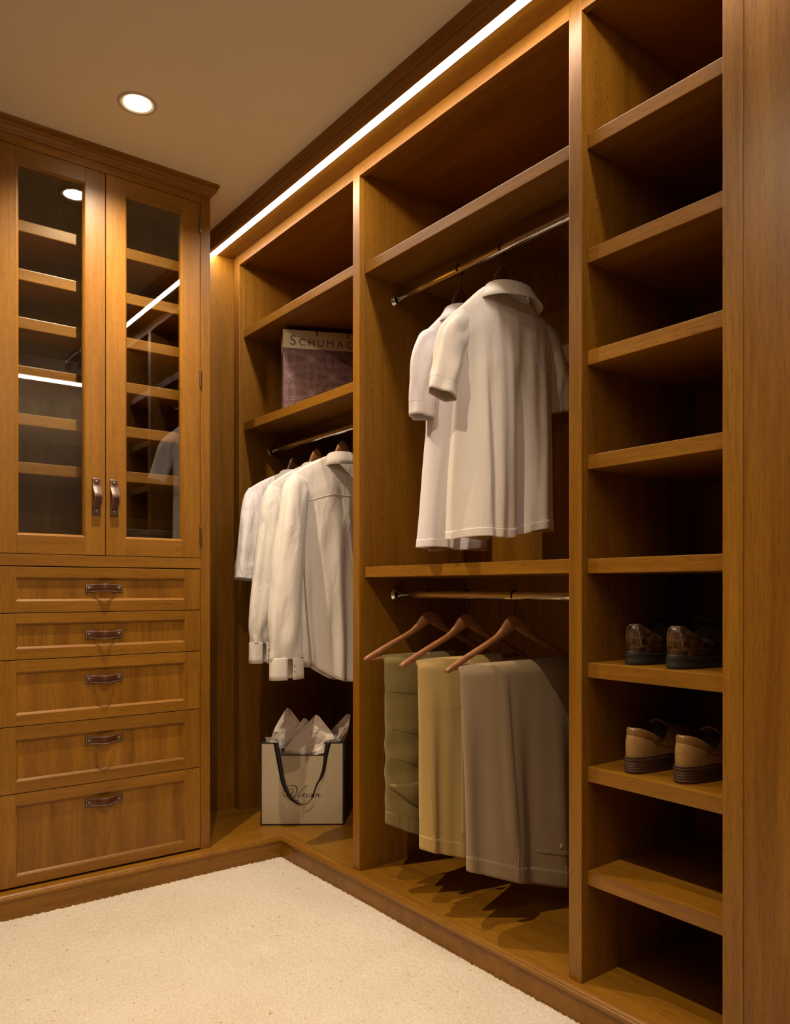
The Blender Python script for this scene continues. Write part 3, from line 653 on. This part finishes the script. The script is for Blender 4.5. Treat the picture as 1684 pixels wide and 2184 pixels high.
# ------------------------------------------------------------------ trousers folded over hanger bars
def trousers(x, y, zbar, xL, xR, hL, hR, bxL, bxR, mat, label, seedp, kind):
    g = empty('trousers', (x, y, min(hL, hR)), label, 'trousers', 'trousers on the lower rod')
    zt = zbar+0.0085
    T = interp([(0, 0.002), (0.012, 0.009), (0.05, 0.0125), (0.4, 0.016), (0.8, 0.020), (1, 0.022)])
    yoff = interp([(0, 0.0), (0.012, 0.0060), (0.04, 0.0135), (0.3, 0.020), (1, 0.030)])
    def fold(a, b_, side):
        g_ = smooth01(b_/0.8); f = 0
        if kind == 'grey':
            f += 0.011*g_*math.sin(2.6*PI*a+1.0)+0.005*g_*(1-0.5*b_)*math.sin(5.2*PI*a+2)
            e_ = 1-smooth01((b_-0.70)/0.25)
            d = a-(-0.39+0.07*b_); f += -0.009*e_*smooth01(b_/0.12)*math.exp(-(d/0.05)**2)
            d = a-(-0.31+0.07*b_); f += 0.009*e_*g_*math.exp(-(d/0.07)**2)
        elif kind == 'tan':
            f += 0.007*g_*math.sin(3.0*PI*a+0.4)+0.004*g_*math.sin(6*PI*a+1.6*b_)
        else:
            f += 0.006*g_*math.sin(2.4*PI*a+2.0)+0.0035*smooth01(b_/.4)*math.sin(38*b_+3*a)*math.sin(5*b_+1.5)
        return f
    hem = lambda a: lerp(hL, hR, (a+1)/2)-0.012*math.cos(a*PI*0.5)
    xl = interp([(0, xL), (1, bxL)]); xr = interp([(0, xR), (1, bxR)])
    S = garment(xl, xr, lambda a: zt, hem, T, lambda b_, a: y-yoff(b_), fold, 6.0)
    WB = 0.925
    tube_from('front_leg_fold', S, mat, g, 0, 1.0, 80, 50)
    R = garment(interp([(0, xL+0.004), (0.05, xL+0.030), (1, bxL+0.045)]), interp([(0, xR), (1, bxR-0.012)]), lambda a: zt, lambda a: zbar-0.46, interp([(0, 0.002), (0.015, 0.008), (0.1, 0.012), (1, 0.013)]),
                lambda b_, a: y+yoff(b_)*0.9, lambda a, b_, s: 0.5*fold(a*0.8+0.2, b_, s), 6.0)
    tube_from('rear_leg_fold', R, mat, g, 0, 1.0, 40, 40)
    tube_from('waistband', S, mat, g, WB, 1.0, 6, 50, 0.0014)
    seam('waist_seam', S, [(-0.985+1.97*i/60, WB) for i in range(61)], mat, g, 0.0011)
    loops = {'grey': (-0.92, -0.33, 0.50), 'tan': (-0.86, 0.35), 'olive': (-0.80, -0.62)}[kind]
    for a0 in loops:
        w = 0.018; rg = []
        for i in range(9):
            f = i/8; b_ = lerp(WB-0.020, 0.996, f); o_ = 0.0024+0.0030*math.sin(f*PI)
            rg.append([S(a0-w, b_, -1, o_-0.001), S(a0-w, b_, -1, o_+0.0006), S(a0+w, b_, -1, o_+0.0006), S(a0+w, b_, -1, o_-0.001)])
        loft('belt_loop', rg, mat, g, True, True, True, False)
    if kind == 'grey':
        rg = [[S(a, b_, -1, o_) for b_, o_ in ((0.842, 0.0006), (0.843, 0.0024), (0.856, 0.0026), (0.858, 0.0006))] for a in np.linspace(0.10, 0.95, 24)]
        loft('pocket_welt', rg, mat, g, True, True, True, False)
        button('button', S(0.45, 0.818, -1, 0.001), (0, -1, 0), 0.0066, BTN, g)
        seam('leg_crease', S, [(-0.36+0.07*t, t*WB) for t in np.linspace(0.02, 1, 40)], mat, g, 0.0006)
        seam('side_pocket_seam', S, [(-0.31+0.04*math.sin(t*PI), lerp(0.66, WB, t)) for t in np.linspace(0, 1, 24)], mat, g, 0.0012)
        seam('dart_seam', S, [(0.40, t) for t in np.linspace(0.86, WB, 8)], mat, g, 0.0008)
    elif kind == 'tan':
        seam('side_seam', S, [(0.30-0.10*t, t*WB) for t in np.linspace(0.02, 1, 40)], mat, g, 0.0009)
        seam('front_crease', S, [(-0.93+0.08*t, t) for t in np.linspace(0.4, 0.99, 30)], mat, g, 0.0012)
    else:
        for b0 in (0.21, 0.43, 0.60):
            seam('cargo_seam', S, [(-0.95+1.9*t, b0+0.008*math.sin(4*t)) for t in np.linspace(0, 1, 30)], mat, g, 0.0011)
        fl = []   # flap of the back pocket hanging open
        for i in range(13):
            f = i/12
            fl.append([S(lerp(-0.96, 0.9, f), 0.76-0.16*f, -1, 0.002), S(lerp(-0.96, 0.9, f), 0.775-0.15*f, -1, 0.0055), S(lerp(-0.75, 0.7, f), 0.80+0.08*math.sin(f*PI)**0.8-0.10*f, -1, 0.0050)])
        loft('pocket_flap', fl, mat, g, False, smooth=True, solid=0.0016)
        button('button', S(-0.12, 0.685, -1, 0.004), (0, -1, 0), 0.0066, BTN, g)
    return g
TGREY = cloth('grey_brown_wool', (0.31, 0.220, 0.122), weave=1500, wr=0.12, wscale=5, var=0.12)
TTAN = cloth('tan_cotton', (0.47, 0.32, 0.11), weave=1500, wr=0.2, wscale=8, var=0.07)
TOLIVE = cloth('olive_cotton', (0.20, 0.150, 0.050), weave=1500, wr=0.35, wscale=14, var=0.07)
HB = 0.789
hanger(1.597, 1.542, 0.981, 0.928, 0.258, 0.787, 'wooden hanger holding the grey-brown trousers, nearest on the lower rod', 'wooden coat hangers', bar=HB)
trousers(1.58, 1.542, HB, 1.378, 1.850, 0.262, 0.112, 1.380, 1.860, TGREY, 'grey-brown dress trousers with buttoned back pocket on the nearest lower hanger', 0.3, 'grey')
hanger(1.600, 1.741, 0.981, 0.926, 0.258, 0.785, 'wooden hanger holding the tan trousers, middle of the lower rod', 'wooden coat hangers', bar=HB)
trousers(1.56, 1.741, HB, 1.396, 1.74, 0.262, 0.172, 1.392, 1.740, TTAN, 'tan cotton trousers hanging between the grey-brown and olive pairs', 1.2, 'tan')
hanger(1.600, 1.918, 0.981, 0.929, 0.258, 0.790, 'wooden hanger holding the olive trousers, farthest on the lower rod', 'wooden coat hangers', bar=HB)
trousers(1.56, 1.918, HB, 1.408, 1.70, 0.288, 0.182, 1.406, 1.70, TOLIVE, 'olive cargo trousers with an open pocket flap on the farthest lower hanger', 2.2, 'olive')

# ------------------------------------------------------------------ shoes
def shoe(x, y, z, ang, style, label, mirror=1):
    g = empty('leather_shoe', (x, y, z), label, 'shoe', 'pair of %s shoes' % ('dark brown' if style == 'dark' else 'tan'))
    ca, sa = math.cos(ang), math.sin(ang)
    def W(p): return Vector((x+p[0]*ca-p[1]*sa, y+p[0]*sa+p[1]*ca, z+p[2]))
    L = 0.285; heel_h = 0.030
    def outl(phi, grow=0.0, sc=1.0):
        s = (1-math.cos(phi))/2
        w = max(0.0, 1-abs(2*s-1)**2.5)**(1/2.3)*(0.0335+0.0155*smooth01((s-0.22)/0.45))*sc
        yy = w*(1 if math.sin(phi) >= 0 else -1)+0.010*mirror*smooth01((s-0.5)/0.5)
        xx = s*L; dx = -math.cos(phi)*grow
        return (xx+dx, yy+math.copysign(grow, math.sin(phi))*abs(math.sin(phi)))
    n = 64; PH = [2*PI*k/n for k in range(n)]
    zb = 0.034 if style == 'tan' else 0.030    # top of sole
    def zsole(s): return zb-(0.014*smooth01((s-0.35)/0.3)) + 0.006*smooth01((s-0.8)/0.2)
    def zbot(s): return 0.0+ (0.006*smooth01((s-0.85)/0.15))
    dark = style == 'dark'
    up_m = SHOE_D if dark else SHOE_T; so_m = SOLE_D if dark else SOLE_T
    # upper
    def up_pt(phi, k, off=0.0):
        xo, yo = outl(phi, -0.002+off); s = (1-math.cos(phi))/2
        # opening outline
        so = (1-math.cos(phi))/2
        ox = lerp(0.014, 0.150, so); oy = math.copysign(0.0255*max(0, 1-abs(2*so-1)**2.2)**0.5, math.sin(phi))
        oz = 0.092-0.030*smooth01(so/0.45)+0.030*smooth01((so-0.62)/0.38) if dark else 0.094-0.026*smooth01(so/0.5)+0.026*smooth01((so-0.62)/0.38)
        h = k**(2.0 if s > 0.5 else 1.5); v = math.sin(k*PI/2)**0.85
        xx = lerp(xo, ox, h); yy = lerp(yo, oy, h)
        bul = 0.004*math.sin(k*PI)
        yy += math.copysign(bul*abs(math.sin(phi)), math.sin(phi)); xx -= bul*math.cos(phi)*0.8
        return (xx, yy, lerp(zsole(s), oz, v))
    rings = [[W(up_pt(p, k/22)) for p in PH] for k in range(23)]
    loft('upper', rings, up_m, g, True)
    # lining: from the rim down into the shoe
    rings = []
    for dz, f in ((0.0, 1.0), (-0.006, 0.90), (-0.03, 0.86), (-0.05, 0.82)):
        r = []
        for p in PH:
            q = up_pt(p, 1.0); cx_ = 0.085; r.append(W((cx_+(q[0]-cx_)*f, q[1]*f, max(zb+0.003, q[2]+dz*0.9))))
        rings.append(r)
    loft('lining', rings, LINING, g, True, False, True)
    # sole built in layers
    lay = [(0.0, 0.0035), (0.004, 0.0055)] + [(t, 0.0055-0.0012*(i % 2)) for i, t in enumerate(np.linspace(0.006, zb-0.006, 9 if not dark else 3))] + [(zb-0.005, 0.0062 if not dark else 0.003), (zb-0.001, 0.0056 if not dark else 0.0025), (zb+0.001, 0.0005)]
    rings = []
    for zz, gr in lay:
        r = []
        for p in PH:
            s = (1-math.cos(p))/2; xx, yy = outl(p, gr-0.001); f = zz/zb
            r.append(W((xx, yy, lerp(zbot(s), zsole(s), max(0, min(1.03, f))))))
        rings.append(r)
    loft('sole', rings, so_m, g, True, True, True, False)
    if dark:
        tube('topline_piping', [W(up_pt(p, 0.985, 0)) for p in PH]+[W(up_pt(0, 0.985))], 0.0014, up_m, g, 6)
        for sgn in (-1, 1):   # heel strip seams
            tube('heel_seam', [W(up_pt(sgn*lerp(0.50, 0.30, k/14), 0.03+0.9*k/14, 0.0006)) for k in range(15)], 0.0011, THREAD_D, g, 6)
        tube('counter_seam', [W(up_pt(-lerp(0.3, 1.5, k/20), 0.06+0.10*math.sin(k/20*PI*0.6), 0.0006)) for k in range(21)], 0.0010, up_m, g, 6)
        for kk in (0.86, 0.80):
            tube('heel_stitch', [W(up_pt(lerp(-0.34, 0.34, k/10), kk, 0.0006)) for k in range(11)], 0.0010, THREAD_D, g, 6)
    else:
        # padded collar: thick roll round the back of the opening
        rg = []
        PHc = [lerp(-1.55, 1.55, i/30) for i in range(31)]
        for p in PHc:
            c0 = Vector(up_pt(p, 0.90)); r = []
            e = min(1, (1.55-abs(p))/0.12+0.25)
            outw = Vector((-math.cos(p), math.sin(p), 0))
            for t in range(12):
                a = 2*PI*t/12; r.append(W(c0+outw*(0.0052*e*math.cos(a)+0.0016)+Vector((0, 0, 0.0125*e*math.sin(a)-0.003))))
            rg.append(r)
        loft('padded_collar', rg, SHOE_TC, g, True, True, True)
        # raised side piece and its seam
        for sgn in (-1, 1):
            path = [(sgn*lerp(0.92, 0.95, t), lerp(0.72, 0.42, t)) for t in np.linspace(0, 1, 8)]+[(sgn*lerp(0.98, 2.0, t), lerp(0.36, 0.24, smooth01(t*1.6))) for t in np.linspace(0.05, 1, 16)]
            tube('side_seam', [W(up_pt(p, k, 0.0006)) for p, k in path], 0.0012, SOLE_T, g, 6)
            st = [[W(up_pt(p-sgn*0.05, k-0.025, 0.001)), W(up_pt(p-sgn*0.075, k-0.035, 0.001))] for p, k in [(lerp(path[i][0], path[i+1][0], f), lerp(path[i][1], path[i+1][1], f)) for i in range(len(path)-1) for f in (0, 0.5)]]
            multi_tube('stitching', st, 0.0005, THREAD, g, 4)
        tube('welt_stitch', [W((*outl(p, 0.0022), zsole((1-math.cos(p))/2)+0.0022+0.0006*math.sin(p*40))) for p in np.linspace(0, 2*PI, 160)], 0.0013, SOLE_T, g, 6)
    # tongue / vamp apron visible above the opening
    rg = []
    for i in range(11):
        f = i/10; s = lerp(0.115, 0.172, f); zz = lerp(0.100, 0.082, f)
        rg.append([W((s, lerp(-0.022, 0.022, t), zz+0.010*(1-(2*t-1)**2)-0.006*(1-f)*0)) for t in np.linspace(0, 1, 9)])
    loft('tongue', rg, up_m, g, False, solid=0.003)
    return g
def shoe_leather(name, c1, c2, rough, scale):
    m, nt, b = new_mat(name); tc = N(nt, 'ShaderNodeTexCoord')
    nz = N(nt, 'ShaderNodeTexNoise', Scale=scale, Detail=5.0, Roughness=0.65, Distortion=0.6); nt.links.new(tc.outputs['Object'], nz.inputs['Vector'])
    nt.links.new(ramp(nt, nz.outputs['Fac'], [(0.42, c1), (0.60, c2)]), b.inputs['Base Color']); b.inputs['Roughness'].default_value = rough
    n2 = N(nt, 'ShaderNodeTexNoise', Scale=500.0, Detail=2.0); nt.links.new(tc.outputs['Object'], n2.inputs['Vector'])
    bp = N(nt, 'ShaderNodeBump', Strength=0.2, Distance=0.001); nt.links.new(n2.outputs['Fac'], bp.inputs['Height']); nt.links.new(bp.outputs[0], b.inputs['Normal'])
    return m
SHOE_D = shoe_leather('dark_mottled_leather', (0.016, 0.007, 0.004), (0.105, 0.052, 0.018), 0.30, 55)
SHOE_T = shoe_leather('tan_nubuck', (0.25, 0.135, 0.036), (0.31, 0.17, 0.048), 0.8, 40)
SHOE_TC = shoe_leather('tan_collar_leather', (0.17, 0.085, 0.022), (0.21, 0.11, 0.03), 0.36, 40)
SOLE_D = plain('black_rubber', (0.016, 0.013, 0.010), 0.55); SOLE_T = plain('brown_stacked_sole', (0.052, 0.022, 0.010), 0.5, var=0.3, vscale=90)
LINING = plain('shoe_lining', (0.05, 0.028, 0.014), 0.9); THREAD_D = plain('dark_thread', (0.16, 0.10, 0.05), 0.7)
shoe(1.503, 1.090, 0.8265, 0.02, 'dark', 'dark mottled brown leather shoe, left one of its pair on the upper shoe shelf', 1)
shoe(1.494, 0.978, 0.8265, -0.02, 'dark', 'dark mottled brown leather shoe, right one of its pair by the end stile', -1)
shoe(1.490, 1.082, 0.5815, 0.05, 'tan', 'tan suede shoe with stacked brown sole, left one on the lower shoe shelf', 1)
shoe(1.498, 0.962, 0.5815, -0.02, 'tan', 'tan suede shoe with stacked brown sole, right one on the lower shoe shelf', -1)

# ------------------------------------------------------------------ flat print helper: strokes on a plane
def strokes(name, P, paths, mat, parent):
    """P(s,t)->Vector on the surface; paths: list of (points2d, widths)"""
    vs_, fs = [], []
    for pts, wd_ in paths:
        q = [np.array(p, float) for p in pts]; b0 = len(vs_); n_ = len(q)
        for i in range(n_):
            t = q[min(i+1, n_-1)]-q[max(i-1, 0)]; l = math.hypot(*t) or 1; nr = np.array([-t[1], t[0]])/l
            w = wd_(i/(n_-1)) if callable(wd_) else wd_
            vs_ += [P(*(q[i]+nr*w)), P(*(q[i]-nr*w))]
        fs += [(b0+2*i, b0+2*i+1, b0+2*i+3, b0+2*i+2) for i in range(n_-1)]
    return pyd(name, vs_, fs, mat, parent)

# ------------------------------------------------------------------ cream gift bag with black ribbon
BAGC = plain('cream_card', (0.42, 0.345, 0.225), 0.26, var=0.02, vscale=14)
A0 = Vector((1.419, 2.734, PZ)); A1 = Vector((1.682, 2.542, PZ)); bu = (A1-A0).normalized(); bn = Vector((bu.y, -bu.x, 0))
if bn.dot(Vector((-0.6, -0.8, 0))) < 0: bn = -bn
BW = (A1-A0).length; BH = 0.324; BD = 0.11; UPX = BW/178.0
bag = empty('gift_bag', A0+bu*BW/2-bn*BD/2, 'cream gift bag edged in black with hanging black ribbon handles', 'bag')
def BP(s, d, zz): return A0+bu*s-bn*d+Vector((0, 0, zz+0.0006))
c0, c1, cz = (594-555)*UPX, (690-555)*UPX, BH-0.049
def prism(name, poly, P0, P1, mat, parent):
    n_ = len(poly); vs_ = [P0(*p) for p in poly]+[P1(*p) for p in poly]
    return pyd(name, vs_, [tuple(range(n_)), tuple(range(n_, 2*n_))]+[(i, (i+1) % n_, n_+(i+1) % n_, n_+i) for i in range(n_)], mat, parent)
e = 0.0055
fp = [(e, e), (BW-e, e), (BW-e, BH-e), (c1, BH-e), (c1, cz-e*0.7), (c0, cz-e*0.7), (c0, BH-e), (e, BH-e)]
bp_ = [(0, 0), (BW, 0), (BW, BH), (c1, BH), (c1, cz), (c0, cz), (c0, BH), (0, BH)]
prism('front_edging', bp_, lambda s, z: BP(s, 0.0006, z), lambda s, z: BP(s, 0.0016, z), BLACKM, bag)
prism('front_panel', fp, lambda s, z: BP(s, 0.0, z), lambda s, z: BP(s, 0.0006, z), BAGC, bag)
prism('back_panel', bp_, lambda s, z: BP(s, BD-0.001, z), lambda s, z: BP(s, BD, z), BAGC, bag)
for s0 in (0.0, BW-0.001):
    rg = [[BP(s0, d, z)+bu*(0.012*math.sin(d/BD*PI)*(z/BH)*(1 if s0 == 0 else -1)) for d in np.linspace(0.001, BD-0.001, 9)] for z in np.linspace(0, BH, 12)]
    loft('gusset', rg, BLACKM, bag, False, solid=0.001)
prism('bottom', [(0, 0), (BW, 0), (BW, BD), (0, BD)], lambda s, d: BP(s, d, 0), lambda s, d: BP(s, d, 0.0012), BLACKM, bag)
def pxz(px, py): return ((px-555)*UPX, (1761-py)*UPX)
rb = spline([pxz(*p) for p in ((588, 1583), (592, 1606), (598, 1640), (604, 1668), (612, 1688), (622, 1703), (634, 1712), (645, 1716), (656, 1712), (665, 1702), (670, 1688), (676, 1672), (684, 1658), (690, 1640), (694, 1612), (700, 1583))], 6)
rw = interp([(0, 5.5), (0.2, 4.5), (0.38, 2.6), (0.5, 0.8), (0.58, 0.6), (0.63, 1.6), (0.68, 1.2), (0.76, 1.8), (0.83, 3.4), (0.9, 3.6), (1, 5.5)])
vs_ = []
for i, p in enumerate(rb):
    f = i/(len(rb)-1); t = rb[min(i+1, len(rb)-1)]-rb[max(i-1, 0)]; nr = np.array([-t[1], t[0]])/np.linalg.norm(t); w = rw(f)*UPX
    off = -0.0015-0.006*math.sin(f*PI); tw = 0.0105*math.sqrt(max(0, 1-(w/0.0105)**2))*0.4
    a, c_ = p+nr*w, p-nr*w
    vs_.append([BP(a[0], off-tw, a[1]), BP(c_[0], off, c_[1])])
loft('ribbon_handle', vs_, RIBBON, bag, False, solid=0.0008)
rb2 = [BP(s, BD+0.002-0.0*s, z) for s, z in spline([(c0-0.008, BH-0.002), (c0+0.02, BH-0.1), (BW/2, BH-0.2), (c1-0.02, BH-0.1), (c1+0.008, BH-0.002)], 8)]
tube('ribbon_handle', rb2, 0.003, RIBBON, bag, 6)
K = 110/1684.
def vx(x, y): return pxz(590+x*K, 1660+y*K)
def VP(s, z): return BP(s, -0.0006, z)
hair = 4.0*K*UPX
def brush(lo, hi, c_=0.5, sh=0.25): return lambda t: 1.6*(lo+(hi-lo)*math.exp(-((t-c_)/sh)**2))*K*UPX
S_ = []
S_.append((spline([vx(*p) for p in ((500, 640), (590, 545), (650, 440), (662, 360), (620, 280), (520, 238), (420, 248), (300, 310), (225, 390), (198, 470), (215, 540), (270, 595), (350, 600), (430, 560), (505, 480), (535, 410), (510, 360), (450, 350), (380, 385), (330, 455), (315, 530), (345, 620), (420, 700), (520, 740), (640, 740), (720, 712))], 8),
           lambda t: (8+11*math.exp(-((t-0.13)/0.07)**2)+7*math.exp(-((t-0.57)/0.06)**2))*K*UPX))
S_.append((spline([vx(*p) for p in ((470, 690), (560, 640), (660, 550), (760, 440), (860, 340), (940, 270), (1015, 235))], 8), 8.5*K*UPX))
S_.append((spline([vx(*p) for p in ((690, 590), (760, 570), (810, 530), (800, 508), (750, 520), (710, 575), (705, 620), (740, 632), (800, 600), (850, 540))], 6), brush(4, 9, 0.62, 0.12)))
S_.append((spline([vx(*p) for p in ((850, 540), (870, 515), (890, 520), (865, 575), (845, 628))], 6), brush(4, 8, 0.8, .3)))
S_.append((spline([vx(*p) for p in ((858, 590), (890, 540), (920, 515), (945, 525))], 6), brush(3, 7, 0.9, .2)))
S_.append((spline([vx(*p) for p in ((930, 530), (960, 512), (972, 530), (955, 590), (965, 628), (1000, 610), (1035, 560), (1045, 515))], 6), brush(3, 9, 0.45, .2)))
S_.append((spline([vx(*p) for p in ((1130, 525), (1095, 512), (1060, 545), (1045, 600), (1065, 630), (1105, 605), (1140, 550), (1150, 520), (1135, 575), (1130, 620), (1150, 630), (1185, 600))], 6), brush(3, 8, 0.7, .1)))
S_.append((spline([vx(*p) for p in ((1190, 570), (1215, 518), (1200, 570), (1190, 618), (1208, 630), (1245, 595))], 6), brush(3, 8, 0.4, .2)))
S_.append(([vx(1232, 478), vx(1240, 470)], 7*K*UPX))
S_.append((spline([vx(*p) for p in ((1250, 560), (1280, 515), (1295, 525), (1275, 580), (1262, 625))], 6), brush(3, 8, 0.7, .3)))
S_.append((spline([vx(*p) for p in ((1270, 595), (1310, 540), (1350, 512), (1372, 530), (1355, 590), (1355, 622), (1385, 622), (1420, 580), (1440, 545))], 6), brush(3, 8, 0.5, .2)))
strokes('script_lettering', VP, S_, BLACKM, bag)
# tissue paper sheets
TISSUE = plain('white_tissue', (0.70, 0.61, 0.54), 0.6, var=0.03, vscale=40, bump=0.25, bscale=35)
def tissue(corners, d0, d1, seed, label, amp=0.008):
    """a folded sheet poking up: corners (px) left base, apex, right base; depth at base and at apex"""
    L_, Ap, R_ = [np.array(pxz(*c_)) for c_ in corners]; n_ = 12; rr = random.Random(seed); vs_ = []
    for j in range(n_+1):
        v = j/n_
        for i in range(n_+1):
            u = i/n_
            base = lerp(L_, R_, u)
            apx = Ap+(u-0.5)*0.012*np.array([1.0, -0.4])
            p = base*(1-v)+apx*v; p = p+np.array([0, -0.02*(1-v)])
            side = (u-0.5)*2
            p[0] += 0.010*math.sin(v*PI)*side
            d = lerp(d0, d1, v)+0.022*(1-v)*side*side+amp*noise.noise(Vector((u*3.1+seed, v*3.3, seed*1.7)))*2+amp*0.7*noise.noise(Vector((u*8+seed, v*7, seed)))
            vs_.append(BP(p[0], d, p[1]))
    fs = []
    for j in range(n_):
        for i in range(n_):
            a = j*(n_+1)+i
            if (i+j) % 2: fs += [(a, a+1, a+n_+2), (a, a+n_+2, a+n_+1)]
            else: fs += [(a, a+1, a+n_+1), (a+1, a+n_+2, a+n_+1)]
    org = BP((L_[0]+R_[0])/2, d0, (L_[1]+R_[1])/2)
    o_ = pyd('tissue_paper', vs_, fs, TISSUE, None, False, origin=org)
    md = o_.modifiers.new('thickness', 'SOLIDIFY'); md.thickness = 0.0006
    tag(o_, label, 'tissue paper', 'tissue sheets in the gift bag'); return o_
tissue(((566, 1592), (611, 1516), (664, 1592)), 0.052, 0.058, 3, 'crumpled white tissue sheet peaking at the left of the gift bag')
tissue(((600, 1606), (648, 1537), (676, 1600)), 0.036, 0.046, 5, 'thin folded tissue sheet between the two tall peaks', 0.004)
tissue(((586, 1618), (675, 1529), (722, 1592)), 0.016, 0.030, 8, 'large pointed tissue sheet at the front of the gift bag')
tissue(((682, 1592), (742, 1530), (722, 1596)), 0.060, 0.072, 12, 'tissue sheet leaning out at the right corner of the gift bag', 0.005)

# ------------------------------------------------------------------ shopping bag on the left shelf
BROWN = plain('plum_paper', (0.115, 0.050, 0.050), 0.42, var=0.05, vscale=60)
IVORY = plain('ivory_paper', (0.55, 0.46, 0.32), 0.45)
LINEC = plain('dotted_line_print', (0.40, 0.25, 0.23), 0.5); INK = plain('bronze_ink', (0.075, 0.035, 0.012), 0.5)
Q0 = Vector((1.511, 2.720, 1.6974)); qd = Vector((0.251, -0.115, 0)).normalized(); qn = Vector((qd.y, -qd.x, 0)); 
if qn.y > 0: qn = -qn
QW, QH, QD, BAND = 0.36, 0.333, 0.10, 0.073
sb = empty('shopping_bag', Q0+qd*QW/2-qn*QD/2, 'plum paper shopping bag with ivory lettered band on the upper left shelf', 'bag')
def QP(s, d, z): return Q0+qd*s-qn*d+Vector((0, 0, z))
prism('front_panel', [(0, 0), (QW, 0), (QW, QH-BAND), (0, QH-BAND)], lambda s, z: QP(s, 0, z), lambda s, z: QP(s, 0.001, z), BROWN, sb)
prism('front_band', [(0, QH-BAND), (QW, QH-BAND), (QW, QH), (0, QH)], lambda s, z: QP(s, 0, z), lambda s, z: QP(s, 0.001, z), IVORY, sb)
prism('back_panel', [(0, 0), (QW, 0), (QW, QH), (0, QH)], lambda s, z: QP(s, QD-0.001, z), lambda s, z: QP(s, QD, z), BROWN, sb)
for s0 in (0.0, QW-0.001):
    def G(z): return [QP(s0, d, z)+qd*((0.016 if s0 == 0 else -0.016)*math.sin((d-0.001)/(QD-0.002)*PI)*(0.25+0.75*z/QH)) for d in np.linspace(0.001, QD-0.001, 9)]
    loft('gusset', [G(z) for z in np.linspace(0.0, QH-BAND, 8)], BROWN, sb, False, solid=0.001)
    loft('gusset_band', [G(z) for z in np.linspace(QH-BAND, QH, 5)], IVORY, sb, False, solid=0.001)
prism('bottom', [(0, 0), (QW, 0), (QW, QD), (0, QD)], lambda s, d: QP(s, d, 0), lambda s, d: QP(s, d, 0.001), BROWN, sb)
# interlaced knot print: circles of stitched outline bands and diagonal straps
pat = []; PH_ = QH-BAND
def dash_path(fn, t0, t1, n_):
    seg = []
    for k in range(n_+1):
        p = fn(lerp(t0, t1, k/n_))
        if 0.001 < p[0] < QW-0.001 and 0.001 < p[1] < PH_-0.0012: seg.append(p)
        else:
            if len(seg) > 1: pat.append((seg, 0.0006))
            seg = []
    if len(seg) > 1: pat.append((seg, 0.0006))
KN = [(0.1127+i*0.172+j*0.086, PH_-0.0404+j*0.068) for i in range(-6, 7) for j in range(-6, 4)]
for kx, kz in KN:
    if not (-0.2 < kx < QW+0.2 and -0.2 < kz < PH_+0.2): continue
    for off in (-0.0042, 0.0042):
        for sg in (-1, 1):
            dash_path(lambda t: (kx+0.172*t, kz+sg*0.0235*math.sin(PI*t)+off), 0, 1, 30)
            dash_path(lambda t: (kx+sg*0.017*math.sin(PI*t)+off, kz+0.136*t), 0, 1, 30)
            dash_path(lambda t: (kx+0.086*t+off*0.6, kz+sg*0.068*t-sg*off*0.8), 0, 1, 16)
strokes('knot_print', lambda s, z: QP(s, -0.0004, z), pat, LINEC, sb)
def text_mesh(txt, size):
    cu = bpy.data.curves.new('txt', 'FONT'); cu.body = txt; cu.size = size; cu.resolution_u = 4; cu.offset = -0.0006
    ob = bpy.data.objects.new('txt', cu); COL.objects.link(ob); dg = bpy.context.evaluated_depsgraph_get(); dg.update()
    me_ = bpy.data.meshes.new_from_object(ob.evaluated_get(dg)); bpy.data.objects.remove(ob); return me_
def place_text(name, txt, s0, z0, h, wscale, parent, gap):
    """letters one after another on the bag band; heights from the list"""
    s = s0; bm = bmesh.new()
    for ch, hh in txt:
        me_ = text_mesh(ch, 1.0); co = np.array([v.co[:] for v in me_.vertices]); x0_, x1_ = co[:, 0].min(), co[:, 0].max(); y0_, y1_ = co[:, 1].min(), co[:, 1].max()
        k_ = hh/(y1_-y0_)
        for v in me_.vertices:
            q = QP(s+(v.co.x-x0_)*k_*wscale, -0.0005, z0+(v.co.y-y0_)*k_); v.co = q
        bm.from_mesh(me_); s += (x1_-x0_)*k_*wscale+gap; bpy.data.meshes.remove(me_)
    me_ = bpy.data.meshes.new(name); bm.to_mesh(me_); bm.free()
    return link(name, me_, INK, parent)
place_text('lettering', [('S', 0.0395)]+[(c_, 0.0285) for c_ in 'CHUMACHER'], 0.0285, QH-BAND+0.012, 0, 1.0, sb, 0.0128)
for s0 in (0.135, 0.262):
    tube('cord_handle', [QP(s0, -0.001, QH-0.020), QP(s0-0.001, -0.003, QH-0.010), QP(s0-0.004, -0.002, QH+0.002), QP(s0-0.008, 0.006, QH+0.005), QP(s0-0.012, 0.02, QH-0.004), QP(s0-0.014, 0.03, QH-0.03)], 0.0022, RIBBON, sb, 8)

# ------------------------------------------------------------------ low black box on the cabinet floor behind the right door
kb = empty('black_box', (0.95, 2.80, 1.1085), 'low black box on the cabinet floor behind the right glass door', 'box')
LACQ = plain('black_lacquer', (0.012, 0.010, 0.010), 0.28)
box('box_body', 0.842, 1.058, 2.702, 2.898, 1.1085, 1.185, LACQ, kb, bev=0.002)
box('lid', 0.840, 1.060, 2.700, 2.900, 1.1860, 1.208, LACQ, kb, bev=0.003)

print('tris', sum(len(o.data.loop_triangles) if o.type == 'MESH' else 0 for o in bpy.data.objects))
